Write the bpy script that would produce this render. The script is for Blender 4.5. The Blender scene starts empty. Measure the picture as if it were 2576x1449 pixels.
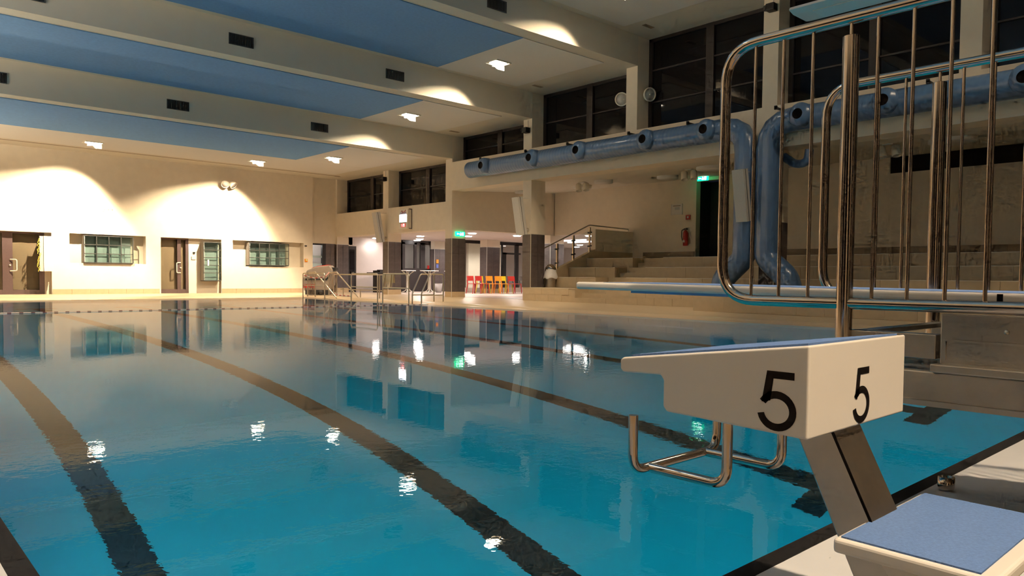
import bpy, math, random
from mathutils import Vector, Matrix
random.seed(7)
C = bpy.context.scene
COL = C.collection
pi = math.pi

# ------------------------------------------------------------------ camera, world, exposure
cam_d = bpy.data.cameras.new('camera'); cam = bpy.data.objects.new('camera', cam_d); COL.objects.link(cam); C.camera = cam
CAM = Vector((0.0, 0.0, 0.83))
R = ((0.7391214, -0.01693468, 0.67335932), (-0.67350417, -0.03279244, 0.73845568), (0.00957559, -0.9993187, -0.03564317))
m = Matrix(((R[0][0], -R[0][1], -R[0][2], CAM.x), (R[1][0], -R[1][1], -R[1][2], CAM.y), (R[2][0], -R[2][1], -R[2][2], CAM.z), (0, 0, 0, 1)))
cam.matrix_world = m
cam_d.sensor_width = 36.0; cam_d.lens = 1869.0 / 2576 * 36; cam_d.shift_y = (764 - 724.5) / 2576
cam_d.clip_start = 0.02; cam_d.clip_end = 200

w = bpy.data.worlds.new('night'); C.world = w; w.use_nodes = True
w.node_tree.nodes['Background'].inputs[0].default_value = (0.05, 0.06, 0.09, 1)
w.node_tree.nodes['Background'].inputs[1].default_value = 0.05
vs = C.view_settings
vs.view_transform = 'Standard'; vs.look = 'None'; vs.gamma = 1; vs.exposure = 0.9
try: vs.use_curve_mapping = False
except Exception: pass
cy = C.cycles
cy.max_bounces = 8; cy.diffuse_bounces = 4; cy.glossy_bounces = 4; cy.transmission_bounces = 4; cy.transparent_max_bounces = 8
cy.sample_clamp_indirect = 2.5; cy.sample_clamp_direct = 0; cy.caustics_reflective = True; cy.caustics_refractive = True
cy.blur_glossy = 0.5
try:
    cy.use_denoising = True; cy.use_adaptive_sampling = True; cy.adaptive_threshold = 0.05; cy.adaptive_min_samples = 12; cy.use_light_tree = False
except Exception: pass

WARM = (1.0, 0.77, 0.51)
SPOT_W = 1000
AIM = Vector((-0.32, 0.42, -0.85))
LAMPS = [  # x, y, z of the recessed ceiling floodlights (each gets its body further down); unseen ones added for brightness
    (12.05, 27.8, 5.2, 2.0), (6.45, 27.9, 5.2, 2.1), (0.9, 28.0, 5.2, 2.0), (13.72, 24.96, 5.2, .55), (13.77, 20.1, 6.04, .55), (13.92, 15.95, 6.88, .55),
    (13.95, 11.6, 7.72, 0.5), (-1.2, 24.9, 5.2, 1.6), (-1.2, 15.9, 6.88, 1.8), (-1.2, 7.3, 8.56, 1.2), (1.3, -3.6, 9.4, 3.1), (13.95, 2.4, 9.4, .3)]
FILL_UPL = [(-4.05, y, z) for y, z in ((26.3, 3.6), (19.9, 4.2), (15.6, 4.8), (11.3, 5.4), (4.5, 5.9))]  # unseen left wall uplights, added to wash the ceiling with fill light
for (x, y, z) in FILL_UPL:
    ld = bpy.data.lights.new('uplight', 'SPOT'); ld.energy = 1250 * ((4.6 if y > 26 else 1.35) if y > 10 else 1.0); ld.color = (1, .83, .61); ld.spot_size = math.radians(150); ld.spot_blend = .6; ld.shadow_soft_size = .12
    lo = bpy.data.objects.new('fill_uplight', ld); COL.objects.link(lo); lo.location = (x + .05, y, z + .12); lo.rotation_euler = Vector((.35, 0, 1)).to_track_quat('-Z', 'Y').to_euler()
for i, (x, y, z, k) in enumerate(LAMPS):
    ld = bpy.data.lights.new('flood', 'SPOT'); ld.energy = SPOT_W * k; ld.color = WARM
    ld.spot_size = math.radians(112); ld.spot_blend = 0.35; ld.shadow_soft_size = 0.022
    lo = bpy.data.objects.new('flood_light', ld); COL.objects.link(lo); lo.location = (x, y, z - 0.05)
    if i > 6: ld.shadow_soft_size = .15; lo.location.z = z - .16
    lo.rotation_euler = AIM.to_track_quat('-Z', 'Y').to_euler()

FILL_POOL_LAMPS = [(.47, 4.5, -1.3, 1, 0), (.47, 12.0, -1.3, 1, 0), (.47, 20.0, -1.3, 1, 0), (3.4, 1.18, -1.3, 0, 1), (9.4, 1.18, -1.3, 0, 1)]  # lamps added below water, out of view, to brighten water and pool floor
for (x, y, z, a, b_) in FILL_POOL_LAMPS:
    ld = bpy.data.lights.new('underwater', 'SPOT'); ld.energy = 46; ld.color = (1, 1, .93); ld.spot_size = math.radians(160); ld.spot_blend = .4; ld.shadow_soft_size = .1
    lo = bpy.data.objects.new('underwater_fill', ld); COL.objects.link(lo); lo.location = (x + a * .1, y + b_ * .1, z); lo.rotation_euler = Vector((a, b_, -.25)).to_track_quat('-Z', 'Y').to_euler()

# ------------------------------------------------------------------ materials
def mat(name, col, rough=0.6, metal=0.0, noise=0.0, nscale=30.0, bump=0.0, bscale=200.0, emit=None, estr=0.0, spec=None, coat=0.0, aniso=False):
    mt = bpy.data.materials.new(name); mt.use_nodes = True; nt = mt.node_tree; b = nt.nodes['Principled BSDF']
    b.inputs['Base Color'].default_value = (*col, 1); b.inputs['Roughness'].default_value = rough; b.inputs['Metallic'].default_value = metal
    if spec is not None: b.inputs['Specular IOR Level'].default_value = spec
    if coat: b.inputs['Coat Weight'].default_value = coat; b.inputs['Coat Roughness'].default_value = 0.08
    tc = nt.nodes.new('ShaderNodeTexCoord')
    if noise:
        n = nt.nodes.new('ShaderNodeTexNoise'); n.inputs['Scale'].default_value = nscale; n.inputs['Detail'].default_value = 4
        nt.links.new(tc.outputs['Object'], n.inputs['Vector'])
        r = nt.nodes.new('ShaderNodeValToRGB'); r.color_ramp.elements[0].position = 0.3; r.color_ramp.elements[1].position = 0.7
        r.color_ramp.elements[0].color = (*[c * (1 - noise) for c in col], 1); r.color_ramp.elements[1].color = (*[min(1, c * (1 + noise)) for c in col], 1)
        nt.links.new(n.outputs['Fac'], r.inputs['Fac']); nt.links.new(r.outputs['Color'], b.inputs['Base Color'])
    if bump:
        n2 = nt.nodes.new('ShaderNodeTexNoise'); n2.inputs['Scale'].default_value = bscale; n2.inputs['Detail'].default_value = 2
        if aniso:
            mp = nt.nodes.new('ShaderNodeMapping'); mp.inputs['Scale'].default_value = (1, 1, 0.02)
            nt.links.new(tc.outputs['Object'], mp.inputs['Vector']); nt.links.new(mp.outputs['Vector'], n2.inputs['Vector'])
        else: nt.links.new(tc.outputs['Object'], n2.inputs['Vector'])
        bp = nt.nodes.new('ShaderNodeBump'); bp.inputs['Strength'].default_value = bump; bp.inputs['Distance'].default_value = 0.002
        nt.links.new(n2.outputs['Fac'], bp.inputs['Height']); nt.links.new(bp.outputs['Normal'], b.inputs['Normal'])
    if emit:
        b.inputs['Emission Color'].default_value = (*emit, 1); b.inputs['Emission Strength'].default_value = estr
    return mt

M = dict(
    wall=mat('wall_paint', (.79, .70, .56), .85, noise=.03, nscale=4, bump=.1),
    ceil=mat('ceiling_plaster', (.72, .67, .56), .9, noise=.02, nscale=3, bump=.1),
    panel=mat('white_acoustic_panel', (.80, .78, .73), .9, noise=.03, nscale=60),
    blue=mat('blue_acoustic_panel', (.14, .31, .60), .9, noise=.06, nscale=14, bump=.2, bscale=60),
    deck=mat('deck_tile', (.60, .47, .31), .28, noise=.05, nscale=8),
    bench=mat('bench_tile', (.56, .44, .28), .45, noise=.05, nscale=6),
    base=mat('base_tile', (.48, .36, .22), .35, noise=.05, nscale=6),
    joint=mat('tile_joint', (.30, .24, .17), .8, noise=.05),
    dark=mat('dark_tile', (.085, .068, .066), .38, noise=.15, nscale=9),
    dgrout=mat('dark_grout', (.16, .13, .12), .8, noise=.05),
    trim=mat('steel_edge_trim', (.75, .72, .66), .35, metal=.6, noise=.03),
    white=mat('white_gloss_coping', (.72, .72, .74), .06, noise=.03, nscale=5),
    gel=mat('white_gelcoat', (.80, .75, .69), .3, noise=.015, nscale=5, coat=.3, bump=.06, bscale=70),
    tread=mat('blue_rubber_tread', (.10, .19, .42), .75, noise=.12, nscale=160, bump=.8, bscale=420),
    steel=mat('polished_steel', (.52, .44, .37), .13, metal=1, noise=.05, nscale=12, bump=.06, bscale=90, aniso=True),
    steelh=mat('polished_steel_bar', (.52, .44, .37), .12, metal=1, noise=.04, nscale=12),
    steelp=mat('satin_steel_rail', (.80, .73, .62), .28, metal=1, noise=.04, nscale=12),
    brush=mat('brushed_steel', (.46, .42, .37), .34, metal=1, noise=.10, nscale=9, bump=.25, bscale=60),
    duct=mat('blue_duct_paint', (.07, .14, .27), .3, noise=.04, nscale=5, coat=.3),
    black=mat('black_paint', (.012, .012, .013), .5, noise=.1),
    frame=mat('dark_window_frame', (.018, .014, .014), .5, noise=.1),
    plum=mat('dark_brown_door_frame', (.085, .055, .055), .45, noise=.06),
    grate=mat('grille_metal', (.06, .065, .065), .5, metal=.3, noise=.05),
    plate=mat('grey_painted_metal', (.50, .48, .44), .4, noise=.03),
    cream=mat('cream_metal', (.78, .73, .62), .4, noise=.02),
    plaster=mat('lobby_plaster', (.72, .64, .60), .85, noise=.02, nscale=4),
    lfloor=mat('lobby_floor_tile', (.66, .56, .48), .3, noise=.04, nscale=6),
    red=mat('red_plastic', (.42, .025, .02), .35, noise=.04), orange=mat('orange_plastic', (.85, .28, .02), .35, noise=.04),
    yellow=mat('yellow_plastic', (.68, .55, .02), .35, noise=.04), grey=mat('dark_grey_plastic', (.09, .07, .065), .45, noise=.05),
    lgrey=mat('light_grey_plastic', (.55, .53, .52), .4, noise=.03), mach=mat('machine_grey', (.27, .22, .18), .4, noise=.05, nscale=10),
    bag=mat('thin_white_bag', (.75, .72, .70), .5, noise=.05, nscale=30), rubber=mat('black_rubber', (.02, .018, .018), .7, noise=.1),
    tabletop=mat('white_table_top', (.85, .82, .80), .3, noise=.02), ink=mat('black_ink', (.006, .005, .005), .9, noise=.05, spec=.05),
    poolfloor=mat('pool_tile_blue', (.015, .64, .84), .5, noise=.03, nscale=3), lane=mat('dark_lane_tile', (.012, .018, .022), .5, noise=.1),
    rim=mat('black_rim_tile', (.010, .009, .009), .75, noise=.1, spec=.15),
    cloth=mat('yellowish_towel', (.80, .68, .48), .9, noise=.05, nscale=40),
    burgundy=mat('burgundy_panel', (.12, .025, .03), .4, noise=.05), paper=mat('white_paper', (.75, .70, .66), .8, noise=.04, nscale=60),
    lampw=mat('lamp_glow', (1, 1, 1), .5, emit=(1, .86, .68), estr=22, noise=.001),
    disc=mat('lobby_lamp_glow', (1, 1, 1), .5, emit=(1, .93, .88), estr=16, noise=.001),
    linear=mat('linear_lamp_glow', (1, 1, 1), .5, emit=(1, .95, .92), estr=4, noise=.001),
    screen=mat('lit_white_panel', (1, 1, 1), .5, emit=(1, 1, 1), estr=6, noise=.001),
    redlit=mat('red_display', (.15, .01, .01), .4, emit=(.6, .02, .02), estr=.5, noise=.01), digit=mat('lit_digit', (1, .6, .6), .5, emit=(1, .35, .33), estr=2.0, noise=.01),
    green=mat('green_sign_glow', (.02, .5, .2), .5, emit=(.0, .85, .30), estr=1.6, noise=.01), signw=mat('white_sign_glow', (1, 1, 1), .5, emit=(.75, 1, .9), estr=3.5, noise=.01),
    print_blue=mat('blue_print', (.10, .14, .42), .6, noise=.05), print_red=mat('dark_red_print', (.35, .03, .04), .6, noise=.05),
    backb=mat('shelf_backboard', (.26, .31, .30), .5, noise=.04),
    fabricw=mat('woven_yellow', (.75, .55, .08), .6, noise=.1),
)
# clear glass for balustrade and shelf fronts
def thin_glass(name, tint, refl=.08):
    g = bpy.data.materials.new(name); g.use_nodes = True; nt = g.node_tree; nt.nodes.clear()
    o = nt.nodes.new('ShaderNodeOutputMaterial'); mx = nt.nodes.new('ShaderNodeMixShader'); t = nt.nodes.new('ShaderNodeBsdfTransparent'); gl = nt.nodes.new('ShaderNodeBsdfGlossy')
    t.inputs[0].default_value = (*tint, 1); gl.inputs['Roughness'].default_value = .02
    fr = nt.nodes.new('ShaderNodeFresnel'); fr.inputs['IOR'].default_value = 1.45
    ge = nt.nodes.new('ShaderNodeNewGeometry'); su = nt.nodes.new('ShaderNodeMath'); su.operation = 'SUBTRACT'; su.inputs[0].default_value = 1; mu = nt.nodes.new('ShaderNodeMath'); mu.operation = 'MULTIPLY'
    nt.links.new(ge.outputs['Backfacing'], su.inputs[1]); nt.links.new(su.outputs[0], mu.inputs[0]); nt.links.new(fr.outputs[0], mu.inputs[1])
    nt.links.new(mu.outputs[0], mx.inputs[0]); nt.links.new(t.outputs[0], mx.inputs[1]); nt.links.new(gl.outputs[0], mx.inputs[2]); nt.links.new(mx.outputs[0], o.inputs[0]); return g
M['glass'] = thin_glass('clear_glass', (.92, .95, .94)); M['gglass'] = thin_glass('green_tinted_glass', (.91, .95, .94)); M['sglass'] = thin_glass('smoked_glass', (.72, .70, .66))
M['pane'] = mat('night_window_glass', (.006, .006, .008), .04, noise=.1, spec=.45)
# blue duct with spiral seams
nt = M['duct'].node_tree; b = nt.nodes['Principled BSDF']; tc = nt.nodes.new('ShaderNodeTexCoord'); wv = nt.nodes.new('ShaderNodeTexWave')
wv.bands_direction = 'Y'; wv.inputs['Scale'].default_value = 2.6; wv.inputs['Distortion'].default_value = 0
nt.links.new(tc.outputs['Object'], wv.inputs['Vector']); bp = nt.nodes.new('ShaderNodeBump'); bp.inputs['Strength'].default_value = .5; bp.inputs['Distance'].default_value = .01
nt.links.new(wv.outputs['Fac'], bp.inputs['Height']); nt.links.new(bp.outputs['Normal'], b.inputs['Normal'])
# water
wm = bpy.data.materials.new('pool_water'); wm.use_nodes = True; nt = wm.node_tree; nt.nodes.clear()
o = nt.nodes.new('ShaderNodeOutputMaterial'); mx = nt.nodes.new('ShaderNodeMixShader'); rf = nt.nodes.new('ShaderNodeBsdfRefraction'); gl = nt.nodes.new('ShaderNodeBsdfGlossy'); fr = nt.nodes.new('ShaderNodeFresnel')
rf.inputs['IOR'].default_value = 1.333; rf.inputs['Roughness'].default_value = 0; rf.inputs['Color'].default_value = (.46, .94, 1, 1)
gl.inputs['Roughness'].default_value = 0; gl.inputs['Color'].default_value = (1, 1, 1, 1); fr.inputs['IOR'].default_value = 1.333
tc = nt.nodes.new('ShaderNodeTexCoord'); n1 = nt.nodes.new('ShaderNodeTexNoise'); n1.inputs['Scale'].default_value = 11; n1.inputs['Detail'].default_value = 3; n1.inputs['Roughness'].default_value = .55
n0 = nt.nodes.new('ShaderNodeTexNoise'); n0.inputs['Scale'].default_value = .35; n0.inputs['Detail'].default_value = 2
rp = nt.nodes.new('ShaderNodeMapRange'); rp.inputs['From Min'].default_value = .42; rp.inputs['From Max'].default_value = .68; rp.inputs['To Min'].default_value = .12; rp.inputs['To Max'].default_value = 1.0
ml = nt.nodes.new('ShaderNodeMath'); ml.operation = 'MULTIPLY'; bp = nt.nodes.new('ShaderNodeBump'); bp.inputs['Strength'].default_value = .05; bp.inputs['Distance'].default_value = .03
L = nt.links.new
L(tc.outputs['Object'], n1.inputs['Vector']); L(tc.outputs['Object'], n0.inputs['Vector']); L(n0.outputs['Fac'], rp.inputs['Value']); L(n1.outputs['Fac'], ml.inputs[0]); L(rp.outputs['Result'], ml.inputs[1])
L(ml.outputs[0], bp.inputs['Height'])
for n in (rf, gl, fr): L(bp.outputs['Normal'], n.inputs['Normal'])
L(fr.outputs[0], mx.inputs[0]); L(rf.outputs[0], mx.inputs[1]); L(gl.outputs[0], mx.inputs[2]); L(mx.outputs[0], o.inputs[0])
M['water'] = wm

# ------------------------------------------------------------------ mesh helpers
class MB:
    def __init__(s): s.v = []; s.f = []; s.sm = []
    def add(s, vs, fs, smooth=False):
        n = len(s.v); s.v += [Vector(v) for v in vs]; s.f += [tuple(i + n for i in f) for f in fs]; s.sm += [smooth] * len(fs); return s
    def box(s, x0, x1, y0, y1, z0, z1):
        return s.add([(x, y, z) for x in (x0, x1) for y in (y0, y1) for z in (z0, z1)],
                     [(0, 1, 3, 2), (4, 6, 7, 5), (0, 4, 5, 1), (2, 3, 7, 6), (0, 2, 6, 4), (1, 5, 7, 3)])
    def prism(s, poly, axis, a, b):  # poly of 2d points, extruded along axis between a and b
        def P(p, t): return {'x': (t, p[0], p[1]), 'y': (p[0], t, p[1]), 'z': (p[0], p[1], t)}[axis]
        n = len(poly); vs = [P(p, a) for p in poly] + [P(p, b) for p in poly]
        ar = sum(poly[i][0] * poly[(i + 1) % n][1] - poly[(i + 1) % n][0] * poly[i][1] for i in range(n)) * (1 if axis != 'y' else -1) * (1 if b > a else -1)
        fs = [tuple(range(n))[::-1], tuple(range(n, 2 * n))] + [(i, (i + 1) % n, (i + 1) % n + n, i + n) for i in range(n)]
        if ar < 0: fs = [f[::-1] for f in fs]
        return s.add(vs, fs)
    def tube(s, pts, r, seg=14, closed=False, caps=True):
        pts = [Vector(p) for p in pts]; n = len(pts); rs = r if isinstance(r, (list, tuple)) else [r] * n
        rings = []; up = None
        for i, p in enumerate(pts):
            d = ((pts[(i + 1) % n] - p).normalized() if (closed or i < n - 1) else Vector()) + ((p - pts[i - 1]).normalized() if (closed or i > 0) else Vector())
            d.normalize()
            if up is None: up = d.orthogonal().normalized()
            else:
                up = (up - d * up.dot(d)); up = up.normalized() if up.length > 1e-6 else d.orthogonal().normalized()
            sd = d.cross(up)
            rings.append([p + (up * math.cos(2 * pi * k / seg) + sd * math.sin(2 * pi * k / seg)) * rs[i] for k in range(seg)])
        vs = [v for rg in rings for v in rg]; fs = []
        for i in range(n if closed else n - 1):
            j = (i + 1) % n
            for k in range(seg): fs.append((i * seg + k, i * seg + (k + 1) % seg, j * seg + (k + 1) % seg, j * seg + k))
        s.add(vs, fs, True)
        if caps and not closed:
            s.add(rings[0], [tuple(range(seg))[::-1]]); s.add(rings[-1], [tuple(range(seg))])
        return s
    def lathe(s, prof, c=(0, 0, 0), seg=24, axis='z'):
        vs = []; n = len(prof)
        for k in range(seg):
            a = 2 * pi * k / seg
            for r, h in prof:
                p = (r * math.cos(a), r * math.sin(a), h)
                if axis == 'x': p = (h, r * math.cos(a), r * math.sin(a))
                if axis == 'y': p = (r * math.sin(a), h, r * math.cos(a))
                vs.append((p[0] + c[0], p[1] + c[1], p[2] + c[2]))
        fs = [(k * n + i, ((k + 1) % seg) * n + i, ((k + 1) % seg) * n + i + 1, k * n + i + 1) for k in range(seg) for i in range(n - 1)]
        return s.add(vs, fs, True)
    def xf(s, mtx): s.v = [mtx @ v for v in s.v]; return s
    def mesh(s, name, mt, origin=(0, 0, 0)):
        me = bpy.data.meshes.new(name); og = Vector(origin)
        me.from_pydata([tuple(v - og) for v in s.v], [], s.f); me.polygons.foreach_set('use_smooth', s.sm)
        for q in (mt if isinstance(mt, list) else [mt]): me.materials.append(M[q])
        me.update(); return me

def bend(pts, r, n=6):  # round the corners of a polyline
    pts = [Vector(p) for p in pts]; out = [pts[0]]
    for i in range(1, len(pts) - 1):
        p = pts[i]; a = (pts[i - 1] - p); c = (pts[i + 1] - p); k = min(r, a.length * .49, c.length * .49)
        a = p + a.normalized() * k; c = p + c.normalized() * k
        for j in range(n + 1):
            t = j / n; out.append((1 - t) ** 2 * a + 2 * t * (1 - t) * p + t * t * c)
    out.append(pts[-1]); return out

def thing(name, label, cat, loc=(0, 0, 0), group=None):
    o = bpy.data.objects.new(name, None); COL.objects.link(o); o.location = loc; o.empty_display_size = .1
    o['label'] = label; o['category'] = cat
    if group: o['group'] = group
    return o
def wloc(p):
    v = Vector((0, 0, 0))
    while p is not None: v += p.location; p = p.parent
    return v
def part(name, mb, mt, parent, bevel=0, seg=2, label=None):  # geometry given in world coordinates of an unrotated parent
    ob = bpy.data.objects.new(name, mb.mesh(name, mt, wloc(parent))); COL.objects.link(ob); ob.parent = parent
    if bevel:
        bv = ob.modifiers.new('bevel', 'BEVEL'); bv.width = bevel; bv.segments = seg; bv.limit_method = 'ANGLE'
    if label: ob['label'] = label
    return ob
def single(name, mb, mt, label, cat, loc, group=None, bevel=0):
    ob = bpy.data.objects.new(name, mb.mesh(name, mt, loc)); COL.objects.link(ob); ob.location = loc
    ob['label'] = label; ob['category'] = cat
    if group: ob['group'] = group
    if bevel:
        bv = ob.modifiers.new('bevel', 'BEVEL'); bv.width = bevel; bv.segments = 2; bv.limit_method = 'ANGLE'
    return ob
def struct(name, mb, mt, parent=None, loc=(0, 0, 0)):
    ob = bpy.data.objects.new(name, mb.mesh(name, mt, loc)); COL.objects.link(ob)
    ob.location = loc
    if parent: ob.parent = parent
    else: ob['kind'] = 'structure'
    return ob
def copies(name, me, spots, parent):
    for s_ in spots:
        ob = bpy.data.objects.new(name, me); COL.objects.link(ob); ob.parent = parent
        ob.location = Vector(s_) - wloc(parent)
def copy_tree(o, parent=None):
    c = o.copy(); COL.objects.link(c); c.parent = parent
    for ch in list(o.children): copy_tree(ch, c)
    return c
def S(x, y, z, k=1.04): return CAM + (Vector((x, y, z)) - CAM) * k

# ------------------------------------------------------------------ pool and floors
PX0, PX1, PY0, PY1, DZ, PD = .40, 12.93, 1.11, 26.1, .065, -3.85
basin = struct('pool_basin', MB().add([(PX0, PY0, PD), (PX1, PY0, PD), (PX1, PY1, PD), (PX0, PY1, PD), (PX0, PY0, .0), (PX1, PY0, .0), (PX1, PY1, .0), (PX0, PY1, .0)],
    [(0, 1, 2, 3), (0, 4, 5, 1), (1, 5, 6, 2), (2, 6, 7, 3), (3, 7, 4, 0)]), 'poolfloor')
lm = MB(); lm.prism([(-.14, 3.1), (-.14, 24.1), (-.5, 24.1), (-.5, 24.36), (.5, 24.36), (.5, 24.1), (.14, 24.1), (.14, 3.1), (.5, 3.1), (.5, 2.84), (-.5, 2.84), (-.5, 3.1)], 'z', 0, .006)
lme = lm.mesh('lane_line', 'lane')
copies('lane_line', lme, [(1.65 + 2.5 * i, 0, PD) for i in range(5)], basin)
water = struct('pool_water', MB().add([(PX0, PY0, 0), (PX1, PY0, 0), (PX1, PY1, 0), (PX0, PY1, 0)], [(0, 1, 2, 3)]), 'water')
rim = MB()
rim.box(PX0 - .065, PX1, PY0 - .06, PY0, -.06, .004); rim.box(PX0 - .065, PX0, PY0, PY1, -.06, .004)
rimo = struct('trim_1', rim, 'rim')
cp = MB()   # white glossy overflow coping at the near and left sides
cp.add([(PX0 - .065, PY0 - .06, .003), (PX1 + .3, PY0 - .06, .003), (PX1 + .3, .42, .055), (-.35, .42, .055), (-.35, PY1 + .4, .055), (PX0 - .065, PY1 + .1, .003)],
       [(0, 3, 2, 1), (0, 5, 4, 3)])
struct('trim_2', cp, 'white')
cr = MB()   # beige rounded coping at the right and far sides
prof = [(0, -.05), (.0, .0), (.03, .012), (.12, .02), (.22, .05), (.30, DZ)]
for (a, b) in zip(prof, prof[1:]):
    cr.add([(PX1 + a[0], PY0 - .05, a[1]), (PX1 + b[0], PY0 - .05, b[1]), (PX1 + b[0], PY1 + b[0], b[1]), (PX1 + a[0], PY1 + a[0], a[1])], [(0, 1, 2, 3)], True)
    cr.add([(PX1 + a[0], PY1 + a[0], a[1]), (PX1 + b[0], PY1 + b[0], b[1]), (PX0 - .35, PY1 + b[0], b[1]), (PX0 - .35, PY1 + a[0], a[1])], [(0, 1, 2, 3)], True)
struct('trim_3', cr, 'deck')
fl = MB(); X1 = PX1 + .3
fl.box(-4.2, 33.2, -4.2, .42, -.1, .055); fl.box(-4.2, -.35, .42, 31, -.1, .055)
fl.box(X1, 17.6, .42, 31, -.1, DZ); fl.box(-.35, X1, PY1 + .3, 31, -.1, DZ)
struct('floor', fl, 'deck')
struct('floor_lobby', MB().box(17.6, 33.2, 17.75, 33, -.1, .07), 'lfloor')
rope = thing('lane_rope', 'thin red and white rope stretched across the far part of the pool', 'rope', (PX0, 17.85, .01))
part('rope_line', MB().tube([(PX0, 17.85, .012), (PX1, 17.85, .012)], .007, 6), 'paper', rope)
fm = MB()
for i in range(60): fm.tube([(PX0 + .1 + i * .205, 17.85, .012), (PX0 + .17 + i * .205, 17.85, .012)], .0075, 6)
o = part('float', fm, 'burgundy', rope); o['kind'] = 'stuff'
single('lane_anchor', MB().lathe([(.026, .0), (.03, .01), (.03, .05), (.024, .05), (.024, .02), (0, .02)], (3.22, .985, .012)), 'steel', 'small steel cup standing on the white pool edge behind the starting block', 'anchor', (3.22, .985, .012))

# ------------------------------------------------------------------ walls
YF = 30.55; XR = 17.0; XG = 17.6
# far wall: panels around niches and doorways, built 0.3 deep
wf = MB()
def slab(x0, x1, z0, z1): wf.box(x0, x1, YF, YF + .34, z0, z1)
slab(-4.2, 4.05, DZ, 5.4) if False else None
holes = [(3.6, 5.71, DZ, 2.25), (6.27, 8.84, 1.2, 2.26), (9.38, 11.72, DZ, 2.25), (12.2, 15.35, 1.18, 2.25)]
xs = [-4.2] + [v for h in holes for v in h[:2]] + [15.79]
for a, b in zip(xs[::2], xs[1::2]): slab(a, b, -.02, 5.4)
for (a, b, c, d) in holes:
    slab(a, b, d, 5.4)
    if c > .1: slab(a, b, -.02, c)
    wf.box(a, b, YF + .34, YF + .40, -.02, 2.4)
wf.box(15.79, 16.999, YF + .12, YF + .4, 2.27, 5.4)
wfo = struct('wall_far', wf, 'wall')
# ledge strips that close the niches at their lower side sit flush; baseboards of tile
for i, (a, b) in enumerate([(5.71, 9.38), (11.72, 15.79)]):
    bo = bpy.data.objects.new('baseboard_far' if i == 0 else 'baseboard_far_2', None); COL.objects.link(bo); bo['kind'] = 'structure'
    tme = MB().box(0, .595, -.02, 0, 0, .185).mesh('tile', 'base'); n = int((b - a) / .6)
    copies('tile', tme, [(a + .02 + k * .6, YF, DZ) for k in range(n)], bo)
struct('wall_left', MB().box(-4.4, -4.2, -4.2, 31, -.1, 9.8), 'wall')
struct('wall_near', MB().box(-4.4, 33, -4.4, -4.2, -.1, 9.8), 'wall')

for k, y in enumerate((-2.6, 1.6, 5.8, 10.0, 14.2, 18.4, 22.6, 26.8)):  # dark windows added on the unseen left wall, for dark streaks in the steel
    o = bpy.data.objects.new('window_%d' % (8 + k), None); COL.objects.link(o); o['kind'] = 'structure'; o.location = (-4.19, y, .4)
    part('pane', MB().box(-4.2, -4.17, y, y + 3.6, .4, 3.3), 'pane', o); part('window_frame', MB().box(-4.2, -4.12, y - .06, y, .3, 3.4).box(-4.2, -4.12, y + 3.6, y + 3.66, .3, 3.4).box(-4.2, -4.12, y + 1.77, y + 1.83, .4, 3.3).box(-4.2, -4.12, y, y + 3.6, 3.3, 3.4).box(-4.2, -4.12, y, y + 3.6, .3, .4), 'frame', o)
for k, x in enumerate((-3.2, 1.0, 5.2, 9.4, 13.0)):  # dark windows added on the unseen near wall, for the rails to reflect
    o = bpy.data.objects.new('window_%d' % (16 + k), None); COL.objects.link(o); o['kind'] = 'structure'; o.location = (x, -4.19, .4)
    part('pane', MB().box(x, x + 3.4, -4.2, -4.17, .4, 4.6), 'pane', o); part('window_frame', MB().box(x - .06, x, -4.2, -4.12, .3, 4.7).box(x + 3.4, x + 3.46, -4.2, -4.12, .3, 4.7).box(x + 1.67, x + 1.73, -4.2, -4.12, .4, 4.6).box(x, x + 3.4, -4.2, -4.12, 4.6, 4.7), 'frame', o)
# ceiling bays stepping up towards the camera
RY = [31.0, 22.0, 17.73, 13.42, 9.15, 4.85, .6, -4.3]; CZ = [5.2, 6.04, 6.88, 7.72, 8.56, 9.4, 9.4]
for i, z in enumerate(CZ):
    a, b = RY[i + 1], RY[i]
    c_ = MB().box(-4.3, XG + .2, a + .12, b, z, z + .15)
    if i < 5: c_.box(-4.3, XR - .002, a, a + .12, z, CZ[i + 1] + .1)
    co = struct('ceiling' if i == 0 else 'ceiling_%d' % (i + 1), c_, 'ceil')
    y0, y1 = a + .46, (b - .25 if i else 26.4)
    if b - a > 3:
        mb = MB().box(-3.6, 12.95, y0, y1, z - .018, z + .01); ob = bpy.data.objects.new('blue_panel', mb.mesh('blue_panel', 'blue')); COL.objects.link(ob); ob.parent = co
        mb = MB().box(12.96, 16.05, y0, y1, z - .018, z + .01)
        if i == 0: mb.box(-3.6, 16.05, 26.41, 29.06, z - .018, z + .01)
        ob = bpy.data.objects.new('white_panel', mb.mesh('white_panel', 'panel')); COL.objects.link(ob); ob.parent = co
    if i == 0:
        mb = MB().box(-4, 16.5, 29.42, 29.52, z - .006, z + .02); ob = bpy.data.objects.new('linear_slot', mb.mesh('linear_slot', 'joint')); COL.objects.link(ob); ob.parent = co
    if i < 6:
        mb = MB().box(16.35, 16.75, b - .75, b - .62, z - .008, z + .02) if i else MB().box(16.35, 16.6, 29.5, 29.62, z - .008, z + .02)
        ob = bpy.data.objects.new('slot_vent', mb.mesh('slot_vent', 'joint')); COL.objects.link(ob); ob.parent = co

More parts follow.
